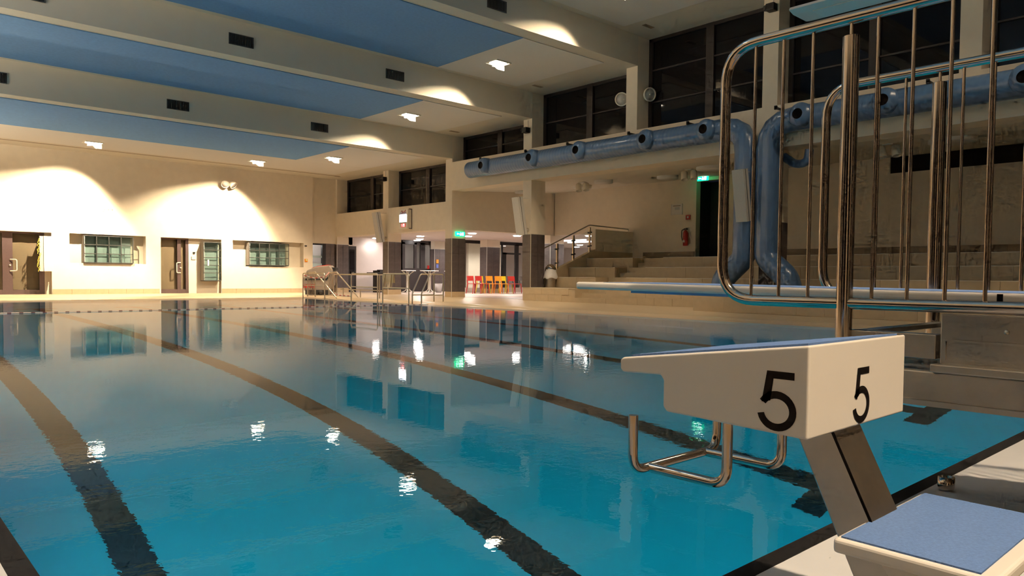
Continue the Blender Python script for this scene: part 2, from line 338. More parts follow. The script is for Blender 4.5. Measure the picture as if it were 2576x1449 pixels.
# right wall: sills, windows, columns
wr = MB()
wr.box(XR, XG, 22.4, YF, 2.6, 3.64)              # band above the lobby opening
wr.box(XR, XG + .2, YF, 31, 2.26, 5.3)
wr.box(XR, XG, -4.3, 22.0, 4.03, 5.07)           # parapet over the stands
wr.box(XR - .06, XR, -4.3, 20.12, 4.03, 4.45)
struct('wall_right', wr, 'wall')
COLS = [26.3, 22.0, 17.75, 13.43, 9.15, 4.8, .55]
for i, y in enumerate(COLS):
    z0 = (3.64, 2.6, 5.07, 5.07, 5.07, 5.07, 5.07)[i]
    zc = [5.2, 6.0, 6.88, 7.72, 8.56, 9.4, 9.4][i]
    struct('wall_pier_%d' % (i + 1), MB().box(XR, XG + .1, y, y + .4, z0, zc + .1), 'wall')
WIN = [(26.7, YF, 3.6, 5.2, 28.4), (22.4, 26.3, 3.6, 5.2, 24.25), (18.15, 22.0, 5.0, 6.04, 19.93), (13.83, 17.75, 5.0, 6.88, 15.7), (9.55, 13.43, 5.0, 7.72, 11.4), (5.2, 9.15, 5.0, 8.56, 7.1), (.95, 4.8, 5.0, 9.4, 2.8)]
for i, (a, b, c, d, my) in enumerate(WIN):
    fr_ = MB()
    fr_.box(XG - .08, XG + .02, a, a + .12, c, d); fr_.box(XG - .08, XG + .02, b - .12, b, c, d)
    fr_.box(XG - .08, XG + .02, a, b, d - .09, d); fr_.box(XG - .08, XG + .02, a, b, c, c + .1)
    fr_.box(XG - .09, XG + .02, my - .12, my + .12, c, d)
    wo = bpy.data.objects.new('window_%d' % (i + 1), None); COL.objects.link(wo); wo['kind'] = 'structure'; wo.location = (XG, a, c)
    part('window_frame', fr_, 'frame', wo)
    h = d - c; nb = 1 if h < 2.0 else (2 if h < 3.0 else 3); tb = MB()
    for k in range(nb):
        z = c + h * (k + 1) / (nb + 1); tb.box(XG - .07, XG + .02, a + .1, b - .1, z - .02, z + .02)
    part('transom', tb, 'frame', wo)
    for k in range(nb + 1):
        z0, z1 = c + h * k / (nb + 1), c + h * (k + 1) / (nb + 1)
        for (ya, yb) in ((a + .1, my - .1), (my + .1, b - .1)):
            part('pane', MB().box(XG - .03, XG + .0, ya, yb, z0 + .01, z1 - .01), 'pane', wo)
struct('wall_outer', MB().box(XG + .25, XG + .35, -4.3, 31, 5.0, 9.8).box(XG + .05, XG + .15, 22.4, 31, 3.6, 5.3), 'frame')

# tiled lower columns
tA = {}
def tile_mesh(kind, wdt, hgt):
    k = (kind, round(wdt, 3), round(hgt, 3))
    if k not in tA:
        tA[k] = (MB().box(0, wdt, -.008, 0, 0, hgt) if kind[0] == 'y' else MB().box(-.008, 0, 0, wdt, 0, hgt)).mesh('tile', 'dark' if kind[1] == 'd' else ('base' if kind[1] == 'b' else 'bench'))
    return tA[k]
def column(name, x0, x1, y0, y1, zb, zt, ztop, base=True, label=None, cat='column'):
    o = thing(name, label, cat, (x0, y0, zb))
    part('shaft', MB().box(x0, x1, y0, y1, zt, ztop), 'wall', o)
    part('core', MB().box(x0 + .004, x1, y0 + .004, y1, zb, zt), 'dgrout', o)
    part('edge_trim', MB().box(x0 - .010, x0 + .006, y0 - .010, y0 + .006, zb, zt), 'trim', o)
    part('edge_trim', MB().box(x0 - .006, x1, y0 - .010, y0 + .004, zt, zt + .012).box(x0 - .010, x0 + .004, y0, y1, zt, zt + .012), 'trim', o)
    z = zb
    if base:
        copies('base_tile', tile_mesh('yb', (x1 - x0) / 2 - .004, .2), [(x0 + .008, y0, zb), (x0 + (x1 - x0) / 2 + .004, y0, zb)], o)
        copies('base_tile', tile_mesh('xb', (y1 - y0) - .012, .2), [(x0, y0 + .008, zb)], o); z = zb + .206
    n = max(1, round((zt - z) / .3)); h = (zt - z) / n
    w2 = (x1 - x0 - .012) / 2
    for k in range(n):
        copies('tile', tile_mesh('yd', w2 - .005, h - .006), [(x0 + .009, y0, z + k * h), (x0 + .009 + w2, y0, z + k * h)], o)
        copies('tile', tile_mesh('xd', (y1 - y0) - .013, h - .006), [(x0, y0 + .009, z + k * h)], o)
    return o
column('tiled_column', XR, XG + .04, 26.3, 26.7, DZ, 2.25, 2.6, label='brown tiled column behind the pool ladders with the tilted speaker above it')
column('tiled_column', XR, XG + .04, 22.0, 22.4, DZ, 2.25, 2.6, label='brown tiled column carrying the green exit sign')
column('tiled_column', XR, XG + .04, 17.75, 18.15, .5, 2.25, 4.03, base=False, label='tall tiled column standing on the tribune beside the waste bin')
column('tiled_column', XR, XG + .04, 9.15, 9.55, .5, 2.25, 4.03, base=False, label='tiled column behind the two blue vertical ducts')
# end pier beside the glass door at the far corner
c0 = column('tiled_column', XR, XG, YF, YF + .3, DZ, 2.25, 2.259, base=True, label='dark tiled pier at the far corner beside the striped glass door')
lw = thing('tiled_wall_panel', 'dark tiled strip of wall between striped glass door and corner pier', 'wall panel', (16.5, YF + .12, DZ))
part('core', MB().box(16.5, 17.0, YF + .12, YF + .3, DZ, 2.27), 'dgrout', lw)
for k in range(7): copies('tile', tile_mesh('yd', .24, .308), [(16.502, YF + .12, DZ + .01 + k * .314), (16.748, YF + .12, DZ + .01 + k * .314)], lw)

# ------------------------------------------------------------------ doors in the far wall
def far_door(n, x0, x1, mull, handle_x, hz, flip):
    d = bpy.data.objects.new('door_%d' % n, None); COL.objects.link(d); d['kind'] = 'structure'; d.location = (x0, YF + .2, DZ)
    y0, y1 = YF + .22, YF + .29
    fm_ = MB().box(x0, x1, y0, y1, DZ, DZ + .16).box(x0, x1, y0, y1, 2.19, 2.25)
    for (a, b) in mull: fm_.box(a, b, y0 - .006, y1 + .006, DZ - .002, 2.252)
    part('door_frame', fm_, 'plum', d)
    part('door_glass', MB().box(x0 + .02, x1 - .02, YF + .25, YF + .262, DZ + .14, 2.2), 'sglass', d)
    part('door_handle', MB().tube(bend([(handle_x, YF + .2, hz - .2), (handle_x + flip * .18, YF + .1, hz - .2), (handle_x + flip * .18, YF + .1, hz + .2), (handle_x, YF + .2, hz + .2)], .06), .02, 8), 'cream', d)
    part('lock', MB().lathe([(0, -.03), (.03, -.03), (.03, 0)], (handle_x + .0, YF + .21, hz), 12, 'y'), 'cream', d)
    return d
far_door(1, 3.62, 5.53, [(3.62, 3.7), (4.28, 4.58), (5.37, 5.53)], 4.50, 1.08, 1)
far_door(2, 9.38, 10.49, [(9.38, 9.42), (10.06, 10.2), (10.38, 10.49)], 10.18, 1.08, -1)
struct('wall_niche', MB().box(5.53, 5.71, YF + .2, YF + .36, DZ, 2.25).box(10.49, 11.72, YF + .2, YF + .36, DZ, 2.25), 'wall')
# corner door with striped glass
d3 = bpy.data.objects.new('door_3', None); COL.objects.link(d3); d3['kind'] = 'structure'; d3.location = (15.8, YF + .2, DZ)
part('door_frame', MB().box(15.79, 16.5, YF + .16, YF + .24, 2.2, 2.27).box(16.33, 16.5, YF + .12, YF + .26, DZ, 2.27).box(15.79, 15.82, YF + .16, YF + .24, DZ, 2.27), 'black', d3)
part('door_glass', MB().box(15.82, 16.34, YF + .19, YF + .2, DZ, 2.2), 'glass', d3)
stripes = mat('frosted_band', (.42, .55, .62), .6, noise=.05); M['frost'] = stripes
part('frosted_band', MB().box(15.82, 16.34, YF + .17, YF + .18, 1.62, 1.72), 'frost', d3)
part('frosted_band', MB().box(15.82, 16.34, YF + .17, YF + .18, 1.20, 1.37), 'frost', d3)
struct('wall_corridor', MB().box(14.5, 17.5, YF + 2.0, YF + 2.1, 0, 2.6).box(14.4, 14.5, YF + .4, YF + 2, 0, 2.6).box(17.5, 17.6, YF + .4, YF + 2, 0, 2.6).box(14.4, 17.6, YF + .4, YF + 2.1, 2.6, 2.7), 'plaster')
ca = bpy.data.lights.new('corridor_lamp', 'POINT'); ca.energy = 30; ca.color = (1, .95, .92); ca.shadow_soft_size = .1
co_ = bpy.data.objects.new('corridor_light', ca); COL.objects.link(co_); co_.location = (16, YF + 1.2, 2.4)

# shelf cabinets (glass block shelves)
def shelf_cabinet(x0, x1, z0, z1, nx, nz, depth, yb, label, loc=None):
    o = thing('shelf_cabinet', label, 'cabinet', (x0, yb - depth, z0)); y0 = yb - depth
    part('backboard', MB().box(x0, x1, yb - .02, yb, z0, z1), 'backb', o)
    part('side_panel', MB().box(x0, x0 + .03, y0, yb, z0, z1), 'plate', o); part('side_panel', MB().box(x1 - .02, x1, y0, yb, z0, z1), 'gglass', o)
    part('base_panel', MB().box(x0, x1, y0, yb, z0 - .03, z0), 'grate', o); part('top_panel', MB().box(x0, x1, y0, yb, z1, z1 + .015), 'plate', o)
    for k in range(1, nz): part('shelf', MB().box(x0, x1, y0 + .02, yb, z0 + (z1 - z0) * k / nz - .008, z0 + (z1 - z0) * k / nz + .008), 'gglass', o)
    for k in range(1, nx): part('divider', MB().box(x0 + (x1 - x0) * k / nx - .008, x0 + (x1 - x0) * k / nx + .008, y0 + .02, yb, z0, z1), 'gglass', o)
    gm = MB()
    for k in range(nx + 1): gm.box(x0 + (x1 - x0) * k / nx - .013, x0 + (x1 - x0) * k / nx + .013, y0 - .01, y0, z0, z1)
    for k in range(nz + 1): gm.box(x0, x1, y0 - .01, y0, z0 + (z1 - z0) * k / nz - .013, z0 + (z1 - z0) * k / nz + .013)
    part('front_edging', gm, 'grate', o)
    for i in range(nx):
        for k in range(nz):
            part('glass_door', MB().box(x0 + (x1 - x0) * i / nx + .01, x0 + (x1 - x0) * (i + 1) / nx - .01, y0 + .004, y0 + .01, z0 + (z1 - z0) * k / nz + .01, z0 + (z1 - z0) * (k + 1) / nz - .01), 'gglass', o)
    return o
shelf_cabinet(6.72, 8.37, 1.22, 2.2, 4, 3, .36, YF + .3, 'glass fronted shelf cabinet in the niche between the two brown doors')
shelf_cabinet(12.87, 14.62, 1.24, 2.17, 4, 3, .36, YF + .3, 'glass fronted shelf cabinet in the niche right of the second brown door')
hc = shelf_cabinet(10.96, 11.66, .58, 2.12, 1, 5, .34, YF + .2, 'tall narrow wall cabinet with shelves in the doorway recess beside the second door')
part('white_switch', MB().box(11.10, 11.16, YF - .18, YF - .14, 1.18, 1.42), 'tabletop', hc)
wc = thing('wall_cabinet', 'pale metal wall cabinet with yellow key tags beside the leftmost door', 'cabinet', (5.36, YF - .15, .88))
part('cabinet_body', MB().box(5.42, 5.71, YF - .3, YF + .2, .88, 2.11), 'cream', wc, bevel=.005)
part('open_door', MB().box(5.30, 5.41, YF - .28, YF - .22, .88, 2.11), 'plate', wc)
tg = MB()
for k in range(22):
    z = .95 + k * .052; x = 5.3 + random.uniform(-.03, .05); tg.tube([(x, YF - .31, z), (x - .04 - random.random() * .04, YF - .33, z - .03), (x - .05, YF - .33, z - .09)], .009, 5)
o = part('key_tag', tg, 'fabricw', wc); o['kind'] = 'stuff'
single('room_sensor', MB().box(10.66, 10.74, YF + .17, YF + .2, 1.65, 1.72), 'black', 'small dark sensor on the recess wall near the door top', 'sensor', (10.7, YF + .2, 1.68))
single('switch_plate', MB().box(10.60, 10.76, YF + .17, YF + .2, 1.42, 1.55), 'lgrey', 'grey switch plate in the recess beside the second brown door', 'switch', (10.68, YF + .2, 1.48))
single('switch_box', MB().box(15.40, 15.50, YF - .03, YF, 2.10, 2.15), 'black', 'tiny dark switch high on the far wall near its right corner', 'switch', (15.45, YF, 2.12))
ab = thing('alarm_box', 'small orange alarm box with green light on the far wall', 'alarm', (15.45, YF - .03, 1.49))
part('housing', MB().box(15.40, 15.52, YF - .05, YF, 1.42, 1.55), 'orange', ab); part('indicator', MB().box(15.45, 15.48, YF - .055, YF - .05, 1.49, 1.52), 'green', ab)
so = thing('socket_strip', 'pale socket strip high on the far wall between the light pools', 'socket', (7.55, YF, 3.15))
part('strip', MB().box(7.35, 7.78, YF - .02, YF, 3.12, 3.13).box(7.36, 7.76, YF - .015, YF, 3.15, 3.21), 'cream', so)
for k in range(3): part('socket', MB().box(7.40 + k * .13, 7.44 + k * .13, YF - .025, YF - .01, 3.17, 3.2), 'joint', so)

# twin loudspeaker horns on the far wall
def speaker_head(o, c, d, r=.16, ln=.22):
    d = Vector(d).normalized(); q = d.to_track_quat('Z', 'Y').to_matrix().to_4x4(); T = Matrix.Translation(Vector(c)) @ q
    part('speaker_shell', MB().lathe([(0, -ln), (r * .55, -ln), (r * .95, -ln * .35), (r, 0), (r * .84, .0), (r * .82, -.02)], (0, 0, 0), 22).xf(T), 'cream', o)
    part('speaker_grille', MB().lathe([(0, -.02), (r * .82, -.02), (r * .82, -.025)], (0, 0, 0), 22).xf(T), 'plate', o)
sp = thing('wall_speaker', 'pair of round white speakers mounted high on the far wall', 'speaker', (11.95, YF - .1, 4.5))
speaker_head(sp, (11.78, YF - .3, 4.47), (-.25, -.8, -.55)); speaker_head(sp, (12.14, YF - .3, 4.45), (.45, -.6, -.65))
part('bracket', MB().tube([(11.96, YF, 4.56), (11.96, YF - .3, 4.5)], .02, 8).tube([(11.78, YF - .24, 4.5), (12.14, YF - .24, 4.48)], .016, 8), 'cream', sp)
for (c, d, lb) in (((17.0, 14.0, 6.03), (-.9, -.5, -.2), 'round white speaker at the window edge left of a pier'), ((17.3, 13.2, 6.08), (-.35, -1, -.15), 'round white speaker on the front face of the third pier')):
    o = thing('pier_speaker', lb, 'speaker', c); speaker_head(o, c, d, .2, .2); part('bracket', MB().tube([c, (17.3, 13.45 if c[1] < 13.4 else 13.8, c[2])], .02, 8), 'cream', o)

for (x, y, z, a, b_) in FILL_POOL_LAMPS:
    T = Matrix.Translation((x - .06 * a, y - .06 * b_, z)) @ Vector((a, b_, 0)).to_track_quat('Z', 'Y').to_matrix().to_4x4()
    o = thing('added_pool_lamp', 'added round fill lamp below water in the pool wall, out of view', 'lamp', (x, y, z), 'added underwater fill lamps')
    part('lamp_bowl', MB().lathe([(0, -.02), (.13, 0), (.15, .04), (.14, .04), (.1, .02), (0, .01)], (0, 0, 0), 20).xf(T), 'brush', o)
for i, (x, y, z) in enumerate(FILL_UPL):
    o = thing('added_uplight', 'added fill lamp in a steel bowl on the unseen left wall', 'lamp', (x, y, z), 'added wall fill lamps')
    part('added_uplight_bowl', MB().lathe([(0, 0), (.1, .01), (.17, .05), (.2, .1), (.19, .1), (.15, .06), (0, .03)], (x + .06, y, z), 20), 'brush', o)
# ------------------------------------------------------------------ ceiling lamps and grilles
LB = ['recessed square floodlight above the far wall over the second shelf cabinet', 'recessed square floodlight nearest the left edge of the photo', None, 'recessed square floodlight beside the far corner windows',
      'recessed square floodlight in the middle ceiling bay', 'largest recessed floodlight beside the blue ceiling panel', 'added recessed floodlight of the fourth bay above the frame']
for i, (x, y, z, k) in enumerate(LAMPS):
    if i > 6 or i == 2: lb = 'added square ceiling floodlight out of view, for brightness'
    else: lb = LB[i]
    o = thing('ceiling_floodlight', lb, 'lamp', (x, y, z - .018), 'recessed ceiling floodlights')
    zz = z - .018
    f_ = MB(); s = .24
    f_.box(x - s - .03, x + s + .03, y - s - .03, y - s, zz - .03, zz); f_.box(x - s - .03, x + s + .03, y + s, y + s + .03, zz - .012, zz)
    f_.box(x - s - .03, x - s, y - s, y + s, zz - .012, zz); f_.box(x + s, x + s + .03, y - s, y + s, zz - .03, zz)
    part('lamp_frame', f_, 'cream', o)
    L0 = Vector((x, y, z - .05)); Wd = 2.75
    if i > 6: part('lamp_lens', MB().lathe([(0, -.012), (.1, -.011), (.18, -.008), (.24, -.002), (.24, 0)], (x, y, zz), 20), 'lampw', o); continue
    ra = [Vector((px_, Wd, pz_ - 5.18)) for px_, pz_ in ((-9.5, 1.0), (-6.5, 2.3), (-4.1, 3.02), (-2.9, 3.67), (-1.9, 4.02), (-.5, 4.36), (.1, 4.5), (.4, 4.52))]  # shutter blades shaped so the beam edge follows the wall scallop
    rb = [Vector((px_, Wd, pz_ - 5.18)) for px_, pz_ in ((.4, 4.52), (.65, 4.32), (1.05, 3.8), (1.4, 3.26), (1.7, 2.8), (2.9, 1.0), (4.6, -1.5), (8, -6.5))]
    ba = MB(); q = [L0 + v.normalized() * .17 for v in ra]; q2 = [Vector((v.x, v.y, z + .01)) for v in q]
    ba.add(q + q2, [(k, k + 1, k + 9, k + 8) for k in range(7)])
    q = [L0 + v.normalized() * .17 for v in rb]; q2 = [Vector((x + .27, v.y, v.z + .0)) for v in q]; q3 = [Vector((x + .27, v.y, z + .01)) for v in q]
    ba.add(q + q2 + q3, [(k, k + 1, k + 9, k + 8) for k in range(7)] + [(k + 8, k + 9, k + 17, k + 16) for k in range(7)]); ba.add([q[0], q2[0], q3[0], Vector((q[0].x, q[0].y, z + .01))], [(0, 1, 2, 3)])
    part('lamp_shutter', ba, 'cream', o)
    part('lamp_lens', MB().lathe([(0, -.012), (.1, -.011), (.18, -.008), (.24, -.002), (.24, 0)], (x, y, zz), 20), 'lampw', o)
def vent(x0, x1, y, z0, z1, label):
    o = thing('vent_grille', label, 'vent', (x0, y, z0), 'riser ventilation grilles')
    part('backing', MB().box(x0, x1, y - .004, y, z0, z1), 'black', o)
    part('grille_frame', MB().box(x0 - .02, x1 + .02, y - .02, y, z0 - .02, z0).box(x0 - .02, x1 + .02, y - .02, y, z1, z1 + .02).box(x0 - .02, x0, y - .02, y, z0, z1).box(x1, x1 + .02, y - .02, y, z0, z1), 'grate', o)
    n = 14; sl = MB()
    for k in range(n): x = x0 + (x1 - x0) * (k + .5) / n; sl.box(x - .008, x + .008, y - .015, y - .003, z0, z1)
    part('slats', sl, 'grate', o)
vs_ = [(22.0, 5.47, [('second', 'lowest'), ('third', 'lowest'), ('leftmost', 'lowest')], (2.63, 6.96, 11.33)), (17.73, 6.32, [], (2.68, 7.02, 11.38)), (13.42, 7.14, [], (7.0, 11.38))]
names = {22.0: ('at the left edge of the lowest ceiling step', 'in the middle of the lowest ceiling step', 'nearest the lamps on the lowest ceiling step'),
         17.73: ('cut by the top edge on the middle ceiling step', 'in the centre of the middle ceiling step', 'right hand on the middle ceiling step'),
         13.42: ('hidden above the frame on the upper ceiling step', 'on the upper ceiling step at the picture top')}
for y, z0, _, xs_ in vs_:
    for x, nm in zip(xs_, names[y]): vent(x, x + .56, y, z0, z0 + .225, 'dark ventilation grille ' + nm)

# ------------------------------------------------------------------ tribune (stepped stands)
tr = bpy.data.objects.new('tribune', None); COL.objects.link(tr); tr['label'] = 'beige tiled stepped seating tribune along the right side'; tr['category'] = 'tribune'; tr.location = (XR, 10, DZ)
XB = 22.4; NY0, NY1 = 14.5, 15.75
TX = [XR, 17.96, 18.9, 19.82]; TZ = [.5, .85, 1.185, 1.52]
YS0, YS1 = -4.18, 18.12
for i in range(4):
    x0 = TX[i]; x1 = TX[i + 1] if i < 3 else XB; z0 = DZ if i == 0 else TZ[i - 1]; z1 = TZ[i]
    y1 = YS1 if i == 0 else 17.8
    bx = MB()
    bx.box(x0 + .012, XB, YS0, NY0, z0 - .02, z1); bx.box(x0 + .012, XB, NY1, y1, z0 - .02, z1) if i else bx.box(x0 + .012, 17.97, NY1, y1, DZ, z1).box(17.9, XB, NY1, 17.8, DZ, z1)
    bx.box(x0 + .63, XB, NY0, NY1, z0 - .02, z1)
    h = (z1 - z0)
    if i == 0: bx.box(x0, x0 + .32, NY0, NY1, DZ, .21); bx.box(x0 + .3, x0 + .63, NY0, NY1, DZ, .36)
    else: bx.box(x0 + .0, x0 + .32, NY0, NY1, z0 - .02, z0 + h * .02); bx.box(x0 + .3, x0 + .63, NY0, NY1, z0 - .02, z0 + h * .5)
    part('tier', bx, 'bench', tr)
    # riser tiles
    tw = .6 if i == 0 else 1.2; rows = 2 if i == 0 else 1; hh = (z1 - z0 - .004) / rows
    me = MB().box(0, .0125, .003, tw - .003, .003, hh - .002).mesh('tile', 'bench')
    sp_ = []
    y = y1 - tw
    lim = 11.6 if i == 0 else 2.0
    while y > lim:
        for r_ in range(rows):
            yy = y - (tw / 2 if r_ else 0)
            if not (yy < NY1 and yy + tw > NY0): sp_.append((x0, yy, z0 + r_ * hh))
        y -= tw
    copies('tile', me, sp_, tr)
    em = MB().box(x0 - .003, x0 + .012, max(YS0, -4.2), NY0, z1 - .012, z1 + .002).box(x0 - .003, x0 + .012, NY1, y1, z1 - .012, z1 + .002)
    part('edge_strip', em, 'cream', tr)
# protruding front platform by the duct column
part('front_platform', MB().prism([(XR + .1, 11.5), (15.32, 10.3), (15.2, 9.4), (15.0, -4.18), (XR + .1, -4.18)], 'z', DZ, .5), 'bench', tr)
me = MB().box(-.0125, .0, .003, .597, .003, .213).mesh('tile', 'bench')
for r_ in range(2):
    for k in range(15):
        ob = bpy.data.objects.new('tile', me); COL.objects.link(ob); ob.parent = tr; yy = 8.8 - k * .6 - (.3 if r_ else 0)
        ob.location = Vector((15.2 - (9.4 - yy) * .0147, yy, DZ + .002 + r_ * .217)) - tr.location
struct('wall_stands_back', MB().box(XB, XB + .25, -4.2, 15.0, 1.5, 4.45).box(XB, XB + .25, 15.0, 21.95, 2.6, 4.45).box(XB, XB + .25, 15.0, 17.8, 1.5, 2.6) if False else
       MB().box(XB, XB + .25, -4.2, 13.9, 1.5, 3.9).box(XB, XB + .25, 8.55, 13.9, 3.9, 4.45).box(XB, XB + .25, 15.02, 17.8, 1.5, 4.45).box(XB, XB + .25, 17.8, 21.95, 2.6, 4.45).box(XB, XB + .25, 13.9, 15.02, 4.25, 4.45), 'wall')
struct('wall_stands_side', MB().box(XG + .1, XB + .3, 22.0, 22.35, 2.6, 4.45), 'wall')
struct('ceiling_stands', MB().prism([(XR + .3, 4.03), (XB + .3, 4.38), (XB + .3, 4.5), (XR + .3, 4.2)], 'y', -4.2, 22.0), 'ceil')
struct('window_stands', MB().box(XB + .05, XB + .15, -4.2, 8.55, 3.85, 4.45), 'pane')
bbo = bpy.data.objects.new('baseboard_stands', None); COL.objects.link(bbo); bbo['kind'] = 'structure'
tme = MB().box(-.02, 0, .002, .598, 0, .28).mesh('tile', 'joint')
copies('tile', tme, [(XB, 15.05 + k * .55, 1.52) for k in range(4)] + [(XB, 2 + k * .6, 1.52) for k in range(19)], bbo)
# door recess in the back wall of the stands
d4 = bpy.data.objects.new('door_4', None); COL.objects.link(d4); d4['kind'] = 'structure'; d4.location = (XB + .6, 13.9, 1.52)
part('door_leaf', MB().box(XB + .9, XB + .96, 13.5, 15.02, 1.5, 4.3), 'black', d4); part('door_jamb', MB().box(XB + .25, XB + .95, 15.02, 15.1, 1.5, 4.3).box(XB + .25, XB + .95, 13.8, 13.9, 1.5, 4.3), 'frame', d4)
part('door_edge', MB().box(XB + .84, XB + .9, 14.35, 14.42, 1.55, 3.2), 'grate', d4)
# stringer, parapet and glass balustrade
part('stringer', MB().prism([(17.62, DZ), (17.62, .72), (17.96, .98), (20.25, 1.86), (XB, 1.86), (XB, DZ)], 'y', 17.8, 17.98), 'bench', tr)
struct('wall_parapet', MB().box(20.26, XB, 17.79, 18.0, 1.79, 2.58), 'wall')
bal = thing('glass_balustrade', 'glass balustrade with steel posts climbing along the tribune edge', 'balustrade', (17.7, 17.86, .8))
for (x, zb) in ((18.37, 1.1), (19.18, 1.42), (20.03, 1.74)):
    p_ = part('balustrade_post', MB().box(x - .03, x + .03, 17.84, 17.90, zb - .02, zb + .9), 'steelh', bal)
    part('foot_plate', MB().box(x - .09, x + .09, 17.81, 17.95, zb - .01, zb + .015), 'brush', p_)
    for zc in (.22, .70):
        part('clamp', MB().box(x - .075, x - .03, 17.83, 17.91, zb + zc - .02, zb + zc + .03), 'grate', p_); part('clamp', MB().box(x + .03, x + .075, 17.83, 17.91, zb + zc, zb + zc + .05), 'grate', p_)
part('handrail', MB().tube(bend([(17.68, 17.86, 1.80), (20.0, 17.86, 2.72), (22.2, 17.86, 2.68), (22.2, 17.86, 2.60)], .05), .022, 10), 'brush', bal)
for (a, za, b, zb) in ((17.68, .95, 18.31, 1.16), (18.43, 1.2, 19.12, 1.47), (19.24, 1.52, 19.98, 1.80)):
    part('glass_panel', MB().prism([(a, za), (b, zb), (b, zb + .72), (a, za + .72)], 'y', 17.865, 17.875), 'glass', bal)

# small things on the stand's back wall
def onwall(name, y0, y1, z0, z1, mt, lb, cat, th=.03): return single(name, MB().box(XB - th, XB, y0, y1, z0, z1), mt, lb, cat, (XB - th, y0, z0))
ns = thing('notice_board', 'white notice sheet in a thin frame on the stands back wall', 'notice', (XB - .03, 15.6, 3.15))
part('sheet', MB().box(XB - .02, XB, 15.6, 16.04, 3.13, 3.5), 'paper', ns); part('print_line', MB().box(XB - .024, XB - .02, 15.66, 15.98, 3.43, 3.46), 'joint', ns)
part('print_block', MB().box(XB - .024, XB - .02, 15.7, 15.9, 3.30, 3.40), 'lgrey', ns)
part('sheet_frame', MB().box(XB - .026, XB, 15.58, 15.6, 3.12, 3.51).box(XB - .026, XB, 16.04, 16.06, 3.12, 3.51), 'lgrey', ns)
fa = thing('fire_alarm_button', 'small red alarm call box above the fire extinguisher', 'alarm', (XB - .03, 15.3, 2.93))
part('housing', MB().box(XB - .04, XB, 15.24, 15.42, 2.93, 3.09), 'red', fa); part('call_button', MB().box(XB - .045, XB - .04, 15.30, 15.36, 2.98, 3.05), 'paper', fa)
fe = thing('fire_extinguisher', 'red fire extinguisher hanging on the stands back wall', 'extinguisher', (XB - .1, 15.38, 2.0))
part('cylinder', MB().lathe([(0, 2.0), (.085, 2.0), (.09, 2.03), (.09, 2.45), (.06, 2.52), (.03, 2.54), (.03, 2.58)], (XB - .11, 15.36, 0), 18), 'red', fe)
part('valve', MB().box(XB - .14, XB - .08, 15.30, 15.42, 2.56, 2.61).tube([(XB - .11, 15.3, 2.62), (XB - .11, 15.44, 2.6)], .012, 6), 'black', fe)
part('hose', MB().tube(bend([(XB - .11, 15.42, 2.58), (XB - .11, 15.53, 2.56), (XB - .11, 15.53, 2.3), (XB - .11, 15.46, 2.12)], .08), .014, 8), 'black', fe)
part('label_patch', MB().box(XB - .203, XB - .198, 15.34, 15.42, 2.12, 2.2), 'paper', fe)
def exit_sign(name, c, n, wd, hg, lb):  # n: facing direction along -x or -y
    o = thing(name, lb, 'sign', c); x, y, z = c
    def B(a, b, z0, z1, d0, d1): return MB().box(x + a, x + b, y - d1, y - d0, z + z0, z + z1) if n == 'y' else MB().box(x - d1, x - d0, y - b, y - a, z + z0, z + z1)
    part('sign_box', B(-wd / 2, wd / 2, -hg / 2, hg / 2, 0, .05), 'green', o)
    part('arrow', B(-wd * .33, -wd * .12, -.02 * hg * 5, .02 * hg * 5, .05, .054), 'signw', o)
    f = B(-wd * .38, -wd * .33, -hg * .2, hg * .2, .05, .054); part('arrow_head', f, 'signw', o)
    part('door_symbol', B(wd * .18, wd * .36, -hg * .36, hg * .36, .05, .054), 'signw', o)
    g = B(-wd * .02, wd * .06, -hg * .1, hg * .18, .05, .056)
    for (a, b, c_, d_) in ((0.0, .05, .2, .34), (-.06, 0, -.34, -.1), (.04, .11, -.34, -.08), (.05, .13, .04, .12)):
        q = B(wd * a, wd * b, hg * c_, hg * d_, .05, .056); g.add(q.v, q.f)
    part('running_figure', g, 'signw', o)
    return o
exit_sign('exit_sign', (17.36, 22.0 - .012, 2.43), 'y', .42, .16, 'green emergency exit sign on the middle column beside the lobby')
exit_sign('exit_sign', (XB - .3, 14.55, 4.28), 'x', .42, .16, 'green emergency exit sign above the dark doorway of the stands')
# ceiling fittings of the stands
def twin_spot(x, y, lb):
    o = thing('twin_spotlight', lb, 'lamp', (x, y, 4.1), 'spotlights under the stands ceiling'); zc = 4.03 + (x - XR) * .063
    part('ceiling_mount', MB().box(x - .05, x + .05, y - .12, y + .12, zc - .04, zc + .02), 'cream', o)
    for s in (-1, 1):
        d = Vector((-.25, -.25, -1)).normalized(); T = Matrix.Translation((x, y + s * .17, zc - .1)) @ (-d).to_track_quat('Z', 'Y').to_matrix().to_4x4()
        part('spot_head', MB().lathe([(0, .03), (.07, .03), (.1, 0), (.11, -.24), (.09, -.25), (.09, -.2), (0, -.2)], (0, 0, 0), 18).xf(T), 'cream', o)
twin_spot(19.2, 17.5, 'pair of white spotlights under the stands ceiling nearest the tall column'); twin_spot(19.2, 13.15, 'pair of white spotlights beside the round ceiling disc and exit sign'); twin_spot(18.85, 7.25, 'pair of white spotlights seen between the chrome bars at right')
